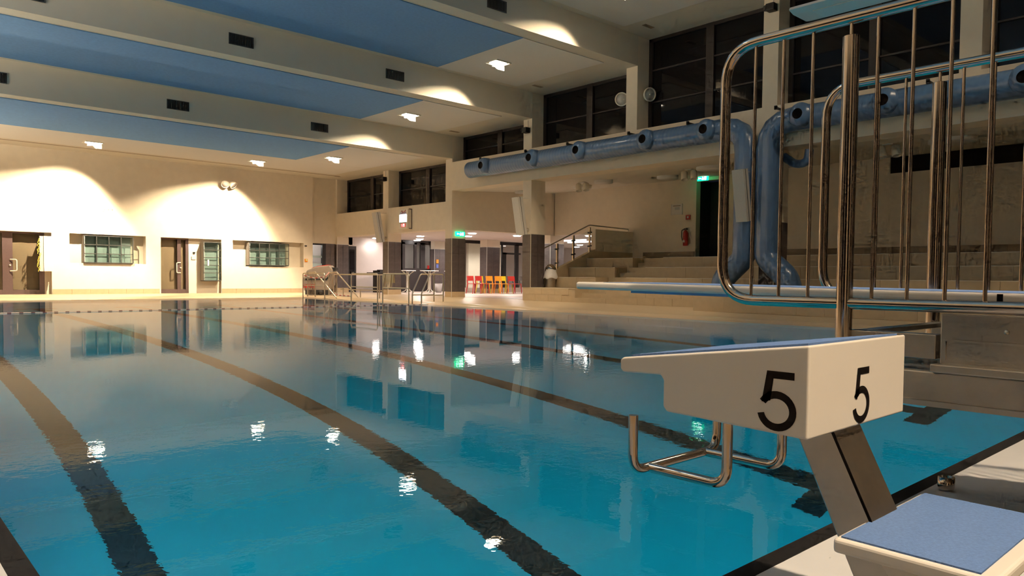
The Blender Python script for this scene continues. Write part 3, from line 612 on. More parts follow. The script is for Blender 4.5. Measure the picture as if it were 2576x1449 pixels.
for (x, y, r, lb) in ((19.5, 16.8, .32, 'flat round ceiling disc right of the first spotlights'), (20.4, 18.6, .35, 'flat round ceiling disc behind the first spotlights'), (20.4, 14.8, .35, 'flat round ceiling disc in the middle of the stands ceiling'),
                      (19.2, 12.3, .5, 'large round ceiling disc above the exit sign'), (19.9, 21.2, .35, 'flat round ceiling disc beside the tall tiled column'), (19.3, 6.0, .5, 'large round ceiling disc behind the springboard rails')):
    zc = 4.03 + (x - XR) * .063
    single('ceiling_disc', MB().lathe([(0, -.11), (r, -.11), (r, .03)], (x, y, zc), 28), 'panel', lb, 'ceiling disc', (x, y, zc), 'discs under the stands ceiling')

# waste bin on the tribune
wb = thing('waste_bin', 'steel dome lid waste bin with white bag beside the tall column', 'bin', (17.72, 17.62, .5))
part('bin_body', MB().lathe([(0, 0), (.17, 0), (.175, .02), (.175, .33), (.19, .6)], (17.74, 17.55, .5), 22), 'brush', wb)
part('dome_lid', MB().lathe([(.19, .56), (.19, .62), (.17, .69), (.12, .75), (.05, .775), (0, .78)], (17.74, 17.55, .5), 22), 'steelh', wb)
bg = MB().lathe([(.195, .60), (.2, .52), (.225, .42), (.25, .33), (.235, .30)], (17.74, 17.55, .5), 26)
for v in bg.v: a = math.atan2(v.y - 17.55, v.x - 17.74); v.z += .03 * math.sin(5 * a) * (1.1 - (v.z - .5)); v.x += .02 * math.sin(3 * a)
part('bin_bag', bg, 'bag', wb)

# ------------------------------------------------------------------ blue air ducts
def duct(name, path, nozzles, lb, r=.28, hooks=()):
    o = thing(name, lb, 'duct', path[0]); part('duct_pipe', MB().tube(path, r, 28), 'duct', o)
    for y in nozzles:
        x = 16.6
        nz = part('nozzle', MB().lathe([(.27, -.08), (.27, -.30), (.25, -.34), (.13, -.42), (.12, -.42)], (x, y, 4.6), 24, 'x'), 'duct', o)
        part('nozzle_opening', MB().lathe([(0, -.405), (.12, -.405), (.12, -.415)], (x, y, 4.6), 20, 'x'), 'ink', nz)
    for y in hooks: part('hanger', MB().box(16.45, 17.0, y - .03, y + .03, 4.86, 4.90).box(16.45, 16.5, y - .03, y + .03, 4.84, 4.93), 'black', o)
    return o
P1 = bend([(16.6, 20.45, 4.58), (16.6, 9.72, 4.58), (16.6, 9.72, 2.9)], .62, 4) + bend([(16.6, 9.72, 2.9), (16.6, 9.72, 1.36), (16.6, 10.28, .86), (16.6, 10.34, .5)], .16, 3)[1:]
duct('air_duct', P1, (19.4, 17.05, 15.05, 12.6, 10.7), 'long blue spiral air duct with nozzles ending in the left vertical pipe', hooks=(19.75, 17.5, 15.65, 13.3, 11.35))
P2 = bend([(16.6, -4.1, 4.58), (16.6, 9.13, 4.58), (16.6, 9.13, 2.9)], .62, 4) + bend([(16.6, 9.13, 2.9), (16.6, 9.13, 1.36), (16.6, 8.57, .86), (16.6, 8.5, .5)], .16, 3)[1:]
duct('air_duct', P2, (8.22, 6.37, 3.88), 'blue spiral air duct running right behind the rails with right vertical pipe', hooks=(8.9, 5.6))
single('bent_pipe', MB().tube(bend([(17.2, 9.05, 3.84), (17.15, 8.72, 3.60), (17.1, 8.40, 3.62), (17.1, 8.36, 3.92)], .22), .1, 14), 'duct', 'short bent blue grey pipe stub behind the right vertical duct', 'pipe', (17.3, 8.95, 3.75))
# tilted column loudspeakers
def line_speaker(y, lb, xo=0.0):
    o = thing('column_speaker', lb, 'speaker', (16.9 + xo, y, 2.2), 'tilted column speakers')
    T = Matrix.Translation((16.86 + xo, y, 2.25)) @ Matrix.Rotation(-.19, 4, 'Y')
    part('cabinet', MB().box(-.24, -.02, -.15, .15, 0, 1.24).xf(T), 'plate', o); part('seam', MB().box(-.15, -.135, -.155, .155, -.002, 1.243).xf(T), 'black', o)
    part('lower_bracket', MB().tube([(16.85 + xo, y, 2.4), (17.0, y, 2.4)], .025, 8).lathe([(.07, -.02), (.07, 0)], (17.0, y, 2.4), 12, 'x'), 'plate', o)
    part('stay_wire', MB().tube([(16.62 + xo, y, 3.42), (17.0, y, 3.44)], .006, 5), 'plate', o)
line_speaker(26.45, 'tilted slim column speaker hanging above the ladders at the first column'); line_speaker(17.9, 'tilted slim column speaker on the tall column beside the waste bin')
line_speaker(9.5, 'tilted slim column speaker in front of the left vertical blue duct', -.55)
for (y, z, lb) in ((26.5, 4.84, 'small black projector box on the pier between the corner windows'), (17.93, 5.66, 'small black projector box on the second pier right of the duct end'), (9.3, 7.42, 'small black projector box high on the pier above the chrome rail')):
    o = thing('beamer_box', lb, 'spotlight', (XR - .1, y, z), 'black pier spotlights')
    part('box_body', MB().box(XR - .22, XR - .02, y - .12, y + .1, z - .09, z + .09), 'black', o, bevel=.02)
    part('lens_barrel', MB().lathe([(0, .07), (.07, .07), (.08, 0), (.05, -.02)], (XR - .16, y + .08, z), 14, 'y'), 'black', o)
    part('cable', MB().tube([(XR - .01, y, z + .08), (XR - .01, y, z + .34)], .008, 5), 'lgrey', o)

# ------------------------------------------------------------------ pool clock
ck = thing('pool_clock', 'lit pool information clock with swimmer mark and red time display', 'clock', (XR - .2, 24.9, 2.72))
part('housing', MB().box(XR - .2, XR, 24.60, 25.24, 2.72, 3.50), 'cream', ck, bevel=.01)
XC = XR - .2
part('lit_panel', MB().box(XC - .01, XC, 24.68, 25.16, 2.99, 3.28), 'screen', ck)
part('side_frame', MB().box(XR - .025, XR, 24.585, 24.6, 2.72, 3.5).box(XR - .14, XR, 24.585, 24.6, 3.475, 3.51).box(XR - .14, XR, 24.585, 24.6, 2.71, 2.74), 'plum', ck)
wvm = MB()
for k in range(3):
    z = 3.31 + k * .028; wvm.tube([(XC - .004, 24.7 + t * .04, z + .006 * math.sin(t * 1.3)) for t in range(12)], .006, 5)
part('wave_lines', wvm, 'print_blue', ck)
part('swimmer_mark', MB().tube([(XC - .008, 25.05, 3.40), (XC - .008, 24.99, 3.44), (XC - .008, 24.93, 3.38), (XC - .008, 24.84, 3.37), (XC - .008, 24.72, 3.46)], .012, 6).tube([(XC - .008, 24.93, 3.38), (XC - .008, 25.0, 3.31)], .012, 6), 'print_red', ck)
part('text_line', MB().box(XC - .006, XC, 24.7, 25.14, 2.955, 2.975), 'ink', ck)
part('display', MB().box(XC - .008, XC, 24.75, 25.06, 2.79, 2.93), 'redlit', ck)
def seg_digit(mb, y, z, segs, w=.05, h=.11, t=.014):  # viewed from -x: left is larger y
    P = dict(a=(0, w, h - t, h), d=(0, w, 0, t), g=(0, w, h / 2 - t / 2, h / 2 + t / 2), f=(0, t, h / 2, h), e=(0, t, 0, h / 2), b=(w - t, w, h / 2, h), c=(w - t, w, 0, h / 2))
    for s in segs: a, b_, c_, d_ = P[s]; mb.box(XC - .012, XC - .008, y - b_, y - a, z + c_, z + d_)
dm = MB(); seg_digit(dm, 25.04, 2.805, 'bc'); seg_digit(dm, 24.93, 2.805, 'abcdg'); seg_digit(dm, 24.86, 2.805, 'abcdfg')
dm.box(XC - .012, XC - .008, 24.955, 24.967, 2.83, 2.845).box(XC - .012, XC - .008, 24.955, 24.967, 2.87, 2.885)
part('digits', dm, 'digit', ck)

# ------------------------------------------------------------------ lobby
struct('ceiling_lobby', MB().box(XG, 33, 22.4, 33, 2.6, 2.75).box(XB + .25, 33, 17.0, 22.4, 2.6, 2.75), 'plaster')
struct('wall_lobby', MB().box(18.0, 20.55, YF, YF + .2, 0, 2.6).box(17.6, 18.0, YF, YF + .2, 2.2, 2.6).box(20.55, 23.3, YF + 2.2, YF + 2.4, 0, 2.6).box(20.4, 20.55, YF, YF + 2.4, 0, 2.6).box(33, 33.2, 17, 33, 0, 2.6).box(23.3, 33, 32.6, 32.8, 0, 2.6).box(23.2, 23.35, YF, 32.8, 0, 2.6), 'plaster')
struct('wall_lobby_near', MB().box(XB + .25, 33, 17.4, 17.6, 0, 2.6), 'plaster')
d5 = bpy.data.objects.new('door_5', None); COL.objects.link(d5); d5['kind'] = 'structure'; d5.location = (17.6, YF, DZ)
part('door_leaf', MB().box(17.62, 18.0, YF + .02, YF + .08, DZ, 2.2), 'frame', d5); part('door_window', MB().box(17.67, 17.92, YF + .005, YF + .02, .9, 2.05), 'pane', d5)
part('door_handle', MB().tube([(17.72, YF - .03, .98), (17.86, YF - .03, .99)], .012, 6), 'steelh', d5)
ld_ = [(18.78, 30.08), (19.08, 26.96), (20.5, 29.0), (21.2, 30.2), (19.19, 23.48), (20.4, 25.24), (23.45, 28.9), (21.5, 23.3), (25.84, 28.5), (23.4, 20.9), (29.6, 27.1), (31.4, 29.0), (22.2, 31.6), (28, 24.5)]
DL = ['round glowing downlight above the reception counter', 'highest of the stacked downlights left of the exit sign column', 'middle of the stacked downlights left of the exit sign column', 'lowest of the stacked downlights over the kiosk window', 'round glowing downlight just right of the exit sign, upper one',
      'round glowing downlight touching the right side of the exit sign column', 'round glowing downlight low beside the exit sign column, behind the first two', 'round glowing downlight left of the tall column at the waste bin', 'round glowing downlight inside the cafe glazing by the inner door', 'round glowing downlight beside the top balustrade post',
      'upper of two small far downlights seen through the balustrade glass', 'lower of two small far downlights seen through the balustrade glass', 'round downlight inside the kiosk behind its windows', 'round glowing downlight deep in the lobby behind the parapet']
for i, (x, y) in enumerate(ld_):
    single('lobby_downlight', MB().lathe([(0, -.03), (.14, -.03), (.17, 0)], (x, y, 2.6), 20), 'disc', DL[i], 'lamp', (x, y, 2.6), 'lobby downlights')
for k, (x, y, ln) in enumerate(((25.5, 24.2, 2.4), (26.8, 24.4, 1.8))):
    single('linear_light', MB().box(x - .06, x + .06, y - ln / 2, y + ln / 2, 2.54, 2.6), 'linear', ('longer' if k == 0 else 'shorter') + ' linear ceiling light seen through the glass balustrade', 'lamp', (x, y, 2.55))
for (x, y) in ld_:
    if (x, y) not in ((20.5, 29.0), (19.08, 26.96), (20.4, 25.24), (23.45, 28.9), (21.5, 23.3), (25.84, 28.5), (23.4, 20.9), (29.6, 27.1), (18.78, 30.08)): continue
    a = bpy.data.lights.new('lobby_spot', 'SPOT'); a.energy = (22 if x < 19 else 45) if y > 29.5 else 170; a.color = (1, .86, .79); a.spot_size = math.radians(165); a.spot_blend = .5; a.shadow_soft_size = .12; ao = bpy.data.objects.new('lobby_light', a); COL.objects.link(ao); ao.location = (x, y, 2.55)
# kiosk front with windows
kf = thing('kiosk_front', 'dark kiosk front with windows at the back of the lobby', 'kiosk', (20.6, YF, DZ))
part('counter_front', MB().box(20.55, 23.2, YF - .05, YF + .1, DZ, 1.22), 'frame', kf)
fm_ = MB()
for (a, b) in ((20.55, 20.7), (21.25, 21.4), (21.62, 21.9), (22.25, 22.3), (23.0, 23.2)): fm_.box(a, b, YF - .03, YF + .05, 1.2, 2.5)
fm_.box(20.55, 23.2, YF - .03, YF + .05, 2.4, 2.6); part('window_frame', fm_, 'frame', kf)
for (a, b) in ((20.7, 21.25), (21.4, 21.62), (21.9, 22.25)): part('window_pane', MB().box(a, b, YF, YF + .01, 1.2, 2.42), 'glass', kf)
part('inner_door', MB().box(20.75, 21.2, YF + .9, YF + .95, DZ, 2.05), 'lgrey', kf)
kp = column('tiled_column', 22.25, 22.9, YF - .35, YF + .05, DZ, 2.2, 2.6, base=False, label='narrow tiled lobby pillar with fire safety signs behind the high tables')
single('safety_sign', MB().box(22.35, 22.48, YF - .385, YF - .36, 1.5, 1.68), 'orange', 'orange flame warning sign on the lobby pillar', 'sign', (22.4, YF - .38, 1.5))
single('safety_sign', MB().box(22.35, 22.47, YF - .385, YF - .36, 1.26, 1.44), 'print_blue', 'small blue and white notice below the orange sign', 'sign', (22.4, YF - .38, 1.26))
single('extinguisher_box', MB().box(22.02, 22.12, YF - .1, YF - .05, 1.2, 1.38), 'red', 'tiny red box on the kiosk wall left of the lobby pillar', 'alarm', (22.05, YF - .1, 1.2))
# register counter
rc = thing('register_counter', 'black reception counter behind the pool rails', 'counter', (18.4, 29.6, DZ))
part('counter_body', MB().box(18.5, 20.0, 29.3, 29.9, DZ, 1.08), 'frame', rc); part('counter_top', MB().box(18.2, 18.9, 29.2, 29.95, .95, .99).box(18.75, 20.0, 29.25, 29.95, 1.08, 1.12), 'black', rc)
rg = thing('cash_register', 'black cash register screen standing on the reception counter', 'register', (19.0, 29.5, 1.12))
part('screen', MB().prism([(18.75, 1.13), (19.2, 1.13), (19.32, 1.42), (18.9, 1.42)], 'y', 29.35, 29.42), 'black', rg); part('badge', MB().box(19.02, 19.12, 29.335, 29.345, 1.24, 1.32), 'lgrey', rg)
part('display_pole', MB().tube([(19.45, 29.4, 1.12), (19.45, 29.4, 1.48)], .02, 8), 'black', rg)
pdp = part('customer_display', MB().box(19.32, 19.58, 29.34, 29.42, 1.46, 1.55), 'black', rg); part('lit_text', MB().box(19.36, 19.46, 29.332, 29.338, 1.49, 1.52), 'green', pdp)
# high tables
def high_table(x, y, r, lb):
    o = thing('high_table', lb, 'table', (x, y, DZ), 'white high tables')
    part('tabletop', MB().lathe([(0, 1.065), (r, 1.065), (r + .01, 1.08), (r, 1.10), (0, 1.10)], (x, y, 0), 28), 'tabletop', o)
    for k in range(4):
        a = pi / 4 + k * pi / 2; c, s = math.cos(a), math.sin(a)
        part('leg', MB().tube(bend([(x + c * .3, y + s * .3, DZ + .02), (x + c * .06, y + s * .06, DZ + .12), (x + c * .05, y + s * .05, .9), (x + c * .27, y + s * .27, 1.06)], .12), .02, 8), 'cream', o)
    return o
high_table(19.35, 28.3, .36, 'white round high table left of the tiled column'); high_table(20.05, 27.6, .42, 'white round high table in front of the dark kiosk counter'); high_table(21.3, 27.5, .38, 'white round high table mostly hidden by the tiled column')
tb = thing('waste_basket', 'light grey waste basket beside the lobby pillar', 'bin', (20.9, 28.3, DZ))
part('basket', MB().lathe([(0, 0), (.15, 0), (.19, .42), (.17, .42), (.14, .02)], (21.0, 28.2, .075), 20), 'lgrey', tb); part('basket_rim', MB().lathe([(.185, .40), (.2, .41), (.2, .43), (.18, .43)], (21.0, 28.2, .075), 20), 'lgrey', tb)
# glazing line of the cafe corridor
gz = thing('cafe_glazing', 'dark framed glass partition behind the coloured chairs', 'partition', (22.4, 28, DZ))
fm_ = MB().box(22.3, 27.2, 27.97, 28.05, 2.45, 2.6)
for (a, b) in ((22.3, 22.36), (23.42, 23.6), (24.78, 24.86), (25.70, 25.94), (27.1, 27.2)): fm_.box(a, b, 27.97, 28.05, .28, 2.5)
part('glazing_frame', fm_, 'frame', gz); part('glazing_pane', MB().box(22.36, 27.1, 28.0, 28.01, .3, 2.45), 'glass', gz); part('plinth', MB().box(22.2, 27.2, 27.9, 28.1, DZ, .30), 'lfloor', gz)
column('tiled_column', 22.97, 23.8, 27.0, 27.5, DZ, 2.25, 2.62, base=True, label='grey brown tiled pillar directly behind the orange chairs')
column('tiled_column', 22.2, 23.03, 22.0, 22.5, DZ, 2.25, 2.62, base=True, label='grey brown tiled pillar seen through the glass balustrade')
single('burgundy_cabinet', MB().box(22.5, 22.95, 29.2, 29.6, DZ, 1.2), 'burgundy', 'dark burgundy cabinet at the left end of the glazing', 'cabinet', (22.6, 29.4, DZ))
single('corridor_door', MB().box(24.3, 24.45, 31.0, 31.1, DZ, 2.05).box(27.5, 27.8, 31.0, 31.1, DZ, 2.2).box(27.5, 28.9, 31.0, 31.1, 2.1, 2.2), 'frame', 'dark corridor door frame behind the glass partition', 'door', (27.5, 31.0, DZ))
single('corridor_wall_panel', MB().box(24.6, 26.9, 30.4, 30.6, 0, 2.6), 'wall', 'pale yellow wall section behind the glass partition', 'wall panel', (24.6, 30.5, 0))
# chairs
def chair(col, label, x, y, rz, group='stackable plastic chairs in the lobby'):
    o = thing('plastic_chair', label, 'chair', (0, 0, 0), group)
    part('seat', MB().box(-.22, .24, -.22, .22, .43, .46), col, o, bevel=.02)
    bk = MB(); n = 8
    for k in range(n):
        a0, a1 = -.22 + .44 * k / n, -.22 + .44 * (k + 1) / n; f = lambda t: -.27 + .9 * t * t
        for (z0, z1, dx) in ((.58, .80, -.03),):
            bk.add([(f(a0), a0, z0), (f(a1), a1, z0), (f(a1) + dx, a1, z1), (f(a0) + dx, a0, z1), (f(a0) + .02, a0, z0), (f(a1) + .02, a1, z0), (f(a1) + dx + .02, a1, z1), (f(a0) + dx + .02, a0, z1)],
                   [(0, 3, 2, 1), (4, 5, 6, 7), (2, 3, 7, 6), (0, 1, 5, 4), (1, 2, 6, 5), (0, 4, 7, 3)])
    part('backrest', bk, col, o)
    for s in (-1, 1):
        part('leg', MB().tube([(-.28, s * .22, 0), (-.20, s * .2, .44), (-.24, s * .2, .62)], [.016, .026, .02], 8), col, o)
        part('leg', MB().tube([(.26, s * .21, 0), (.22, s * .19, .44)], [.015, .026], 8), col, o)
    o.location = (x, y, .072); o.rotation_euler = (0, 0, rz); return o
RZ = .05
for (c, x, y, l) in (('red', 21.55, 26.22, 'red plastic chair farthest left in front of the lobby glazing, partly hidden by the column'), ('red', 21.95, 26.12, 'red plastic chair second from the left in the coloured row'), ('yellow', 22.55, 26.75, 'yellow green plastic chair behind the left orange one'),
                     ('orange', 22.45, 25.95, 'orange plastic chair in the middle left of the coloured row'), ('orange', 22.88, 25.82, 'orange plastic chair in the middle right of the coloured row'), ('yellow', 23.35, 26.05, 'yellow plastic chair between right orange and right red ones'),
                     ('red', 23.5, 25.6, 'red plastic chair at the right end of the coloured row')):
    chair(c, l, x, y, RZ)
chair('grey', 'dark grey chair with pale frame behind the glazing left of the dark post', 26.4, 28.9, RZ, 'dark chairs behind the glazing').location.z = .072; chair('grey', 'dark grey chair behind the glazing nearest the tall column', 27.0, 28.6, RZ, 'dark chairs behind the glazing')

# ------------------------------------------------------------------ rails round the pool stairs
rt = .021
def rail_thing(name, label, loc, paths, thin=(), cat='railing'):
    o = thing(name, label, cat, loc)
    for nm, p, r_, bd in paths: part(nm, MB().tube(bend(p, bd) if bd else p, r_, 10), 'steelp', o)
    for p in thin: part('baluster', MB().tube(p, .009, 6), 'steelh', o)
    return o
zb = DZ
def guard(label, x, y0, y1, zt=.9, zm=.46):
    return rail_thing('guard_rail', label, (x, y0, zb), [('frame_tube', [(x, y0, .0), (x, y0, zt), (x, y1, zt), (x, y1, .0)], rt, .09), ('mid_rail', [(x, y0, zm), (x, y1, zm)], rt * .9, 0)])
guard('steel guard rail with mid bar, third frame from the far left, towel hanging behind', 12.86, 20.5, 22.15); guard('steel guard rail frame between towel rail and angled ladder', 12.86, 18.75, 20.2); guard('steel guard rail frame nearest the floor cleaning machine', 12.84, 23.95, 25.6)
x = 13.72
rail_thing('rear_rail', 'long steel rear rail with posts behind the guard frames', (x, 21.4, zb), [('top_rail', [(x, 24.9, .05), (x, 24.9, .87), (x, 21.3, .87), (x + .05, 21.3, .80)], rt, .05), ('mid_rail', [(x, 24.4, .33), (x, 21.3, .33)], rt * .8, 0),
    ('post', [(x, 24.2, .05), (x, 24.2, .4)], rt, 0), ('post', [(x, 23.0, .05), (x, 23.0, .33)], rt, 0), ('post', [(x, 21.75, .05), (x, 21.75, .87)], rt, 0)])
for (x, lb, yt) in ((13.0, 'sloping steel stair handrail descending left beside the cleaning machine', 24.95), (13.75, 'sloping steel stair handrail with vertical bars in the middle', 24.72)):
    rail_thing('stair_handrail', lb, (x, yt, zb), [('handrail', [(x, yt + .55, .93), (x, yt, .95), (x, yt - 1.55, .05)], rt * 1.1, .02), ('post', [(x, yt, .04), (x, yt, .95)], rt, 0), ('post', [(x, yt + .6, .04), (x, yt + .6, .93)], rt, 0)],
        [[(x, yt + .1 + k * .1, .08), (x, yt + .1 + k * .1, .93)] for k in range(5)])
for (y, lb) in ((18.45, 'angled steel pool ladder frame left of its twin'), (17.98, 'angled steel pool ladder frame nearest the exit sign column')):
    rail_thing('ladder_rail', lb, (12.8, y, 0), [('frame_tube', [(12.78, y, -.1), (12.78, y, .33), (13.08, y, .9), (13.58, y, .9), (13.58, y, .05)], rt, .07), ('mid_rail', [(12.8, y, .27), (13.58, y, .27)], rt * .85, 0)], cat='ladder')
tw = MB(); n = 8
for k in range(n):
    y0, y1 = 20.85 + .62 * k / n, 20.85 + .62 * (k + 1) / n; dx0 = .02 * math.sin(k * 1.3); dx1 = .02 * math.sin((k + 1) * 1.3)
    tw.add([(13.66 + dx0, y0 + .05, .44), (13.66 + dx1, y1 + .0, .44), (13.69, y1, .89), (13.69, y0, .89)], [(0, 1, 2, 3), (3, 2, 1, 0)], True)
    tw.add([(13.75, y0, .6), (13.75, y1, .6), (13.72, y1, .9), (13.72, y0, .9)], [(0, 1, 2, 3)], True); tw.add([(13.69, y0, .89), (13.69, y1, .89), (13.72, y1, .9), (13.72, y0, .9)], [(0, 1, 2, 3)], True)
single('hanging_towel', tw, 'cloth', 'pale towel hung over the rear steel rail', 'towel', (13.7, 21.1, .9))
def tape(pts, lb):
    o = thing('barrier_tape', lb, 'tape', pts[0]); part('tape_band', MB().tube(pts, .016, 6), 'paper', o); st = MB()
    for a, b in zip(pts, pts[1:]):
        a = Vector(a); b = Vector(b); n = max(1, int((b - a).length / .34))
        for k in range(n): st.tube([a.lerp(b, (k + .1) / n), a.lerp(b, (k + .55) / n)], .019, 6)
    part('red_stripes', st, 'red', o)
tape([(12.86, 25.55, .82), (12.86, 24.7, .72), (12.86, 23.95, .78), (13.75, 25.3, .95)], 'red and white barrier tape tied near the rail tops by the machine'); tape([(13.2, 24.2, .22), (13.0, 23.2, .14), (12.86, 22.15, .14)], 'red and white barrier tape strung low across the pool stairs')
# floor cleaning machine
fcm = thing('cleaning_machine', 'grey floor cleaning machine with red stripe behind the pool rails', 'machine', (14.1, 26.4, DZ))
T = Matrix.Translation((14.05, 26.55, DZ)) @ Matrix.Rotation(math.atan2(-.673, .739), 4, 'Z')
part('machine_body', MB().prism([(-.55, .16), (-.62, .55), (-.45, .95), (-.1, 1.10), (.42, 1.16), (.55, 1.0), (.58, .6), (.45, .18)], 'y', -.32, .32).xf(T), 'mach', fcm, bevel=.04, seg=3)
part('red_stripe', MB().prism([(-.3, 1.04), (-.08, 1.125), (.36, 1.185), (.36, 1.16), (-.08, 1.09)], 'y', -.2, .2).xf(T), 'red', fcm)
part('brush_skirt', MB().box(-.5, .4, -.34, .34, .02, .2).xf(T), 'black', fcm); part('dark_groove', MB().prism([(-.5, .64), (.3, .64), (.45, .8), (.45, .72), (.33, .58), (-.5, .58)], 'y', -.335, -.31).xf(T), 'black', fcm)
part('control_head', MB().box(.42, .66, -.25, .25, .95, 1.08).xf(T), 'black', fcm, bevel=.02); part('hose', MB().tube(bend([T @ Vector((.6, 0, .85)), T @ Vector((.68, 0, .5)), T @ Vector((.45, -.1, .12))], .2), .03, 8), 'black', fcm)
for k in range(5): part('red_clip', MB().box(-.58 + k * .1, -.53 + k * .1, -.36, -.3, .28, .42).xf(T), 'red', fcm)
for s in (-1, 1): part('wheel', MB().lathe([(0, -.03), (.1, -.03), (.1, .03), (0, .03)], (0, 0, 0), 18, 'y').xf(T @ Matrix.Translation((.1, s * .35, .1))), 'rubber', fcm)

# ------------------------------------------------------------------ starting block 5
bk = thing('starting_block', 'white starting block number 5 with blue tread on a slanted steel pillar', 'starting block', (1.68, .66, .05))
side = [(.692, .699), (.692, .508), (1.035, .518), (1.045, .53), (1.045, .592), (1.055, .603), (1.165, .598), (1.175, .606), (1.175, .628), (1.168, .635)]
part('platform', MB().prism(side, 'x', 1.436, 1.936), 'gel', bk, bevel=.009, seg=4)
def topz(y): return .699 + (y - .692) * (.635 - .699) / (1.168 - .692)
part('tread', MB().add([(1.455, .705, topz(.705) + .0045), (1.917, .705, topz(.705) + .0045), (1.917, 1.155, topz(1.155) + .0045), (1.455, 1.155, topz(1.155) + .0045),
                        (1.455, .705, topz(.705) - .01), (1.917, .705, topz(.705) - .01), (1.917, 1.155, topz(1.155) - .01), (1.455, 1.155, topz(1.155) - .01)],
                       [(0, 1, 2, 3), (0, 4, 5, 1), (1, 5, 6, 2), (2, 6, 7, 3), (3, 7, 4, 0)]), 'tread', bk)
def five(w, h, t):  # outline pieces of the digit 5 as quads in 2d
    q = []
    q.append([(.13 * w / .6, h), (.56 * w / .6, h), (.56 * w / .6, h - t), (.13 * w / .6 + t * .9, h - t)])
    q.append([(.13 * w / .6, h), (.13 * w / .6 + t * .95, h - t), (.115 * w / .6 + t * .68, .50 * h), (.05 * w / .6, .465 * h)])
    cx, cyy, rx, ry = .29 * w / .6, .335 * h, .31 * w / .6, .335 * h
    n = 26; a0, a1 = math.radians(150), math.radians(-168); inn = [];  out = []
    for k in range(n + 1):
        a = a0 + (a1 - a0) * k / n; out.append((cx + rx * math.cos(a), cyy + ry * math.sin(a))); inn.append((cx + (rx - t) * math.cos(a), cyy + (ry - t * 1.02) * math.sin(a)))
    for k in range(n): q.append([out[k], out[k + 1], inn[k + 1], inn[k]])
    return q
f1 = MB(); f2 = MB()
for q in five(.084, .1245, .0155):
    f1.add([(1.436 - .0008, .8 - p[0], .5165 + p[1]) for p in q], [(0, 1, 2, 3)]); f2.add([(1.6465 + p[0], .692 - .0008, .5125 + p[1]) for p in q], [(0, 1, 2, 3)])
part('digit_5', f1, 'ink', bk); part('digit_5', f2, 'ink', bk)
# slanted pillar
pf = [((.81, .50), (.715, .50)), ((.615, .05), (.5, .05))]
pil = MB().prism([(.81, .51), (.718, .51), (.50, .06), (.60, .06)], 'x', 1.60, 1.74)
part('pillar', pil, 'brush', bk, bevel=.004)
part('pillar_groove', MB().prism([(.7235, .51), (.7175, .51), (.4995, .06), (.5055, .06)], 'x', 1.5985, 1.6015), 'ink', bk)
part('base_plate', MB().box(1.55, 1.79, .42, .68, .05, .062), 'brush', bk)
# backstroke grips
YG = 1.163
part('grip_bar', MB().tube(bend([(1.477, YG, .487), (1.477, YG, .345), (1.858, YG, .345), (1.858, YG, .487)], .045, 7), .0123, 18), 'steelh', bk)
for x in (1.54, 1.80): part('grip_support', MB().tube(bend([(x, YG, .345), (x, .935, .345), (x, .935, .53)], .045, 7), .0123, 18), 'steelh', bk)
# rear foot step
sx0, sx1, sy0, sy1, sz = 1.455, 1.925, .36, .645, .32
part('foot_step', MB().box(sx0, sx1, sy0, sy1, sz - .03, sz), 'gel', bk, bevel=.008, seg=3)
part('step_tread', MB().box(sx0 + .012, sx1 - .004, sy0 + .03, sy1 - .012, sz - .004, sz + .0035), 'tread', bk)
part('step_bracket', MB().prism([(.63, .29), (.40, .29), (.47, .20), (.565, .20)], 'x', 1.58, 1.76), 'gel', bk)

# ------------------------------------------------------------------ one metre springboard stand
def P(x, y, z): return S(x, y, z)
sb = thing('springboard_stand', 'stainless springboard stand with two barred side rails', 'springboard stand', P(2.8, 0, .3))
rr = .0205 * 1.04
def side_rail(x, lab):
    o = part('side_rail', MB().tube([P(*p) for p in bend([(x, -1.4, .757), (x, 1.492, .757), (x, 1.492, 1.662), (x, -1.4, 1.662)], .13, 9)], .0195, 18), 'steelh', sb)
    for k in range(24):
        y = 1.375 - k * .1035
        if abs(y - 1.045) < .06 or y < -1.2: continue
        part('baluster', MB().tube([P(x, y, .757), P(x, y, 1.655)], .0064, 8), 'steelh', o)
    part('rail_pin', MB().tube([P(x, 1.044, 1.6), P(x, 1.044, 1.65)], .0064, 8), 'steelh', o)
    return o
side_rail(2.4, 0); side_rail(3.2, 0)
for x in (2.4, 3.2):
    pp_ = part('support_post', MB().tube([P(x, 1.046, .50), P(x, 1.044, 1.604)], .0262, 24), 'steel', sb)
    part('post_cap', MB().lathe([(.0262, -.004), (.025, .001), (0, .002)], tuple(P(x, 1.044, 1.604)), 24), 'steelh', pp_)
    part('support_post', MB().tube([P(x, -1.0, .50), P(x, -1.0, 1.604)], .0262, 16), 'steel', sb)
def BX(x0, x1, y0, y1, z0, z1):
    a = P(x0, y0, z0); b_ = P(x1, y1, z1); return MB().box(a.x, b_.x, a.y, b_.y, a.z, b_.z)
part('arm_beam', BX(2.405, 2.46, .775, 1.03, .598, .672), 'brush', sb, bevel=.003); part('arm_beam', BX(3.14, 3.2, .775, 1.03, .598, .672), 'brush', sb, bevel=.003)
part('cross_beam', BX(2.42, 3.18, .985, 1.03, .655, .672), 'brush', sb, bevel=.002)
part('side_plate', BX(2.4, 2.43, -1.6, .762, .587, .735), 'brush', sb, bevel=.004); part('side_plate', BX(3.17, 3.2, -1.6, .762, .587, .735), 'brush', sb, bevel=.004)
part('plate_recess', BX(2.394, 2.40, -1.6, .752, .655, .660), 'brush', sb); part('plate_recess', BX(2.394, 2.40, .745, .75, .6, .655), 'brush', sb)
part('bolt', MB().lathe([(0, -.006), (.006, -.005), (.008, 0)], tuple(P(2.4, .595, .69)), 10, 'x'), 'brush', sb)
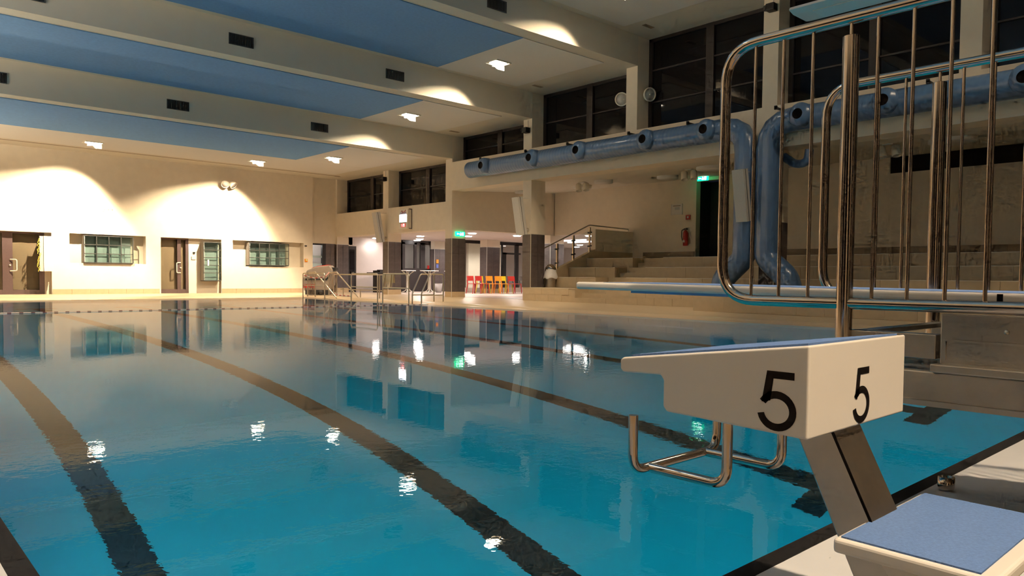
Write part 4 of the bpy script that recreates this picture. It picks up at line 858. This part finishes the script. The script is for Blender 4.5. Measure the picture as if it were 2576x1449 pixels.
part('base_beam', BX(2.38, 3.22, -1.6, .985, .475, .565), 'brush', sb, bevel=.006); part('top_flange', BX(2.36, 3.24, -1.6, .775, .565, .588), 'brush', sb, bevel=.003)
part('base_lip', BX(2.37, 3.23, -1.6, .992, .462, .478), 'brush', sb)
for (x0, x1) in ((2.45, 2.6), (3.0, 3.15)): part('stand_leg', MB().box(P(x0, 0, 0).x, P(x1, 0, 0).x, -1.5, -1.2, .05, P(0, 0, .475).z), 'brush', sb)
# the board itself
bd_ = thing('springboard', 'long white springboard with blue grip top resting on the steel stand', 'springboard', P(2.8, -1.4, .79))
tp = (2.36, .815); bp_ = (-1.5, .778); yb = -1.5
def board(x0, x1, ya, yb_, za, zb_, th, mt, name, par, bevel=0):
    vs2 = [P(x0, ya, za), P(x1, ya, za), P(x1, yb_, zb_), P(x0, yb_, zb_)]; vs2 += [v - Vector((0, 0, th)) for v in vs2]
    return part(name, MB().add(vs2, [(0, 1, 2, 3), (0, 4, 5, 1), (1, 5, 6, 2), (2, 6, 7, 3), (3, 7, 4, 0), (4, 7, 6, 5)]), mt, par, bevel=bevel, seg=4)
board(2.55, 3.05, -1.5, 2.36, .778, .8115, .034, 'gel', 'board_deck', bd_, .012)
board(2.562, 3.038, -1.5, 2.2, .7795, .8115, .006, 'tread', 'grip_surface', bd_)
board(2.66, 2.94, -1.5, 2.12, .748, .785, .022, 'blue', 'underside_rib', bd_)
part('edge_mark', MB().add([P(2.549, .66, .794), P(2.549, .644, .794), P(2.549, .644, .758), P(2.549, .66, .758)], [(0, 1, 2, 3)]), 'ink', bd_)
part('fulcrum', BX(2.5, 3.1, .1, .25, .588, .757), 'brush', bd_)
# three metre board and its stand above the frame
tb3 = thing('high_board', 'white high diving board seen from below at the top right', 'diving board', (6.99, -1.0, 3.3))
part('board_deck', MB().prism([(6.79, 3.43), (6.77, 3.40), (6.86, 3.375), (7.12, 3.375), (7.21, 3.40), (7.19, 3.43)], 'y', -2.2, 3.55), 'gel', tb3, bevel=.008)
part('underside_panel', MB().box(6.87, 7.11, -2.2, 3.36, 3.366, 3.376), 'panel', tb3)
st3 = thing('high_board_stand', 'stainless stand and rail of the high diving board at the upper right edge', 'diving stand', (7.0, 0, .06))
for x in (6.35, 7.65):
    part('side_rail', MB().tube(bend([(x, -2, 2.93), (x, 1.76, 2.93), (x, 1.76, 4.0), (x, -2, 4.0)], .18, 9), .045, 16), 'steelh', st3)
    part('support_post', MB().tube([(x, 1.0 if False else .2, .05), (x, .2, 3.9)], .05, 16), 'steel', st3)
part('platform', MB().box(6.3, 7.7, -2.2, .6, 3.2, 3.36), 'brush', st3)
for o in list(C.objects):
    if o.type == 'LIGHT': o['label'] = 'light source'; o['category'] = 'light'
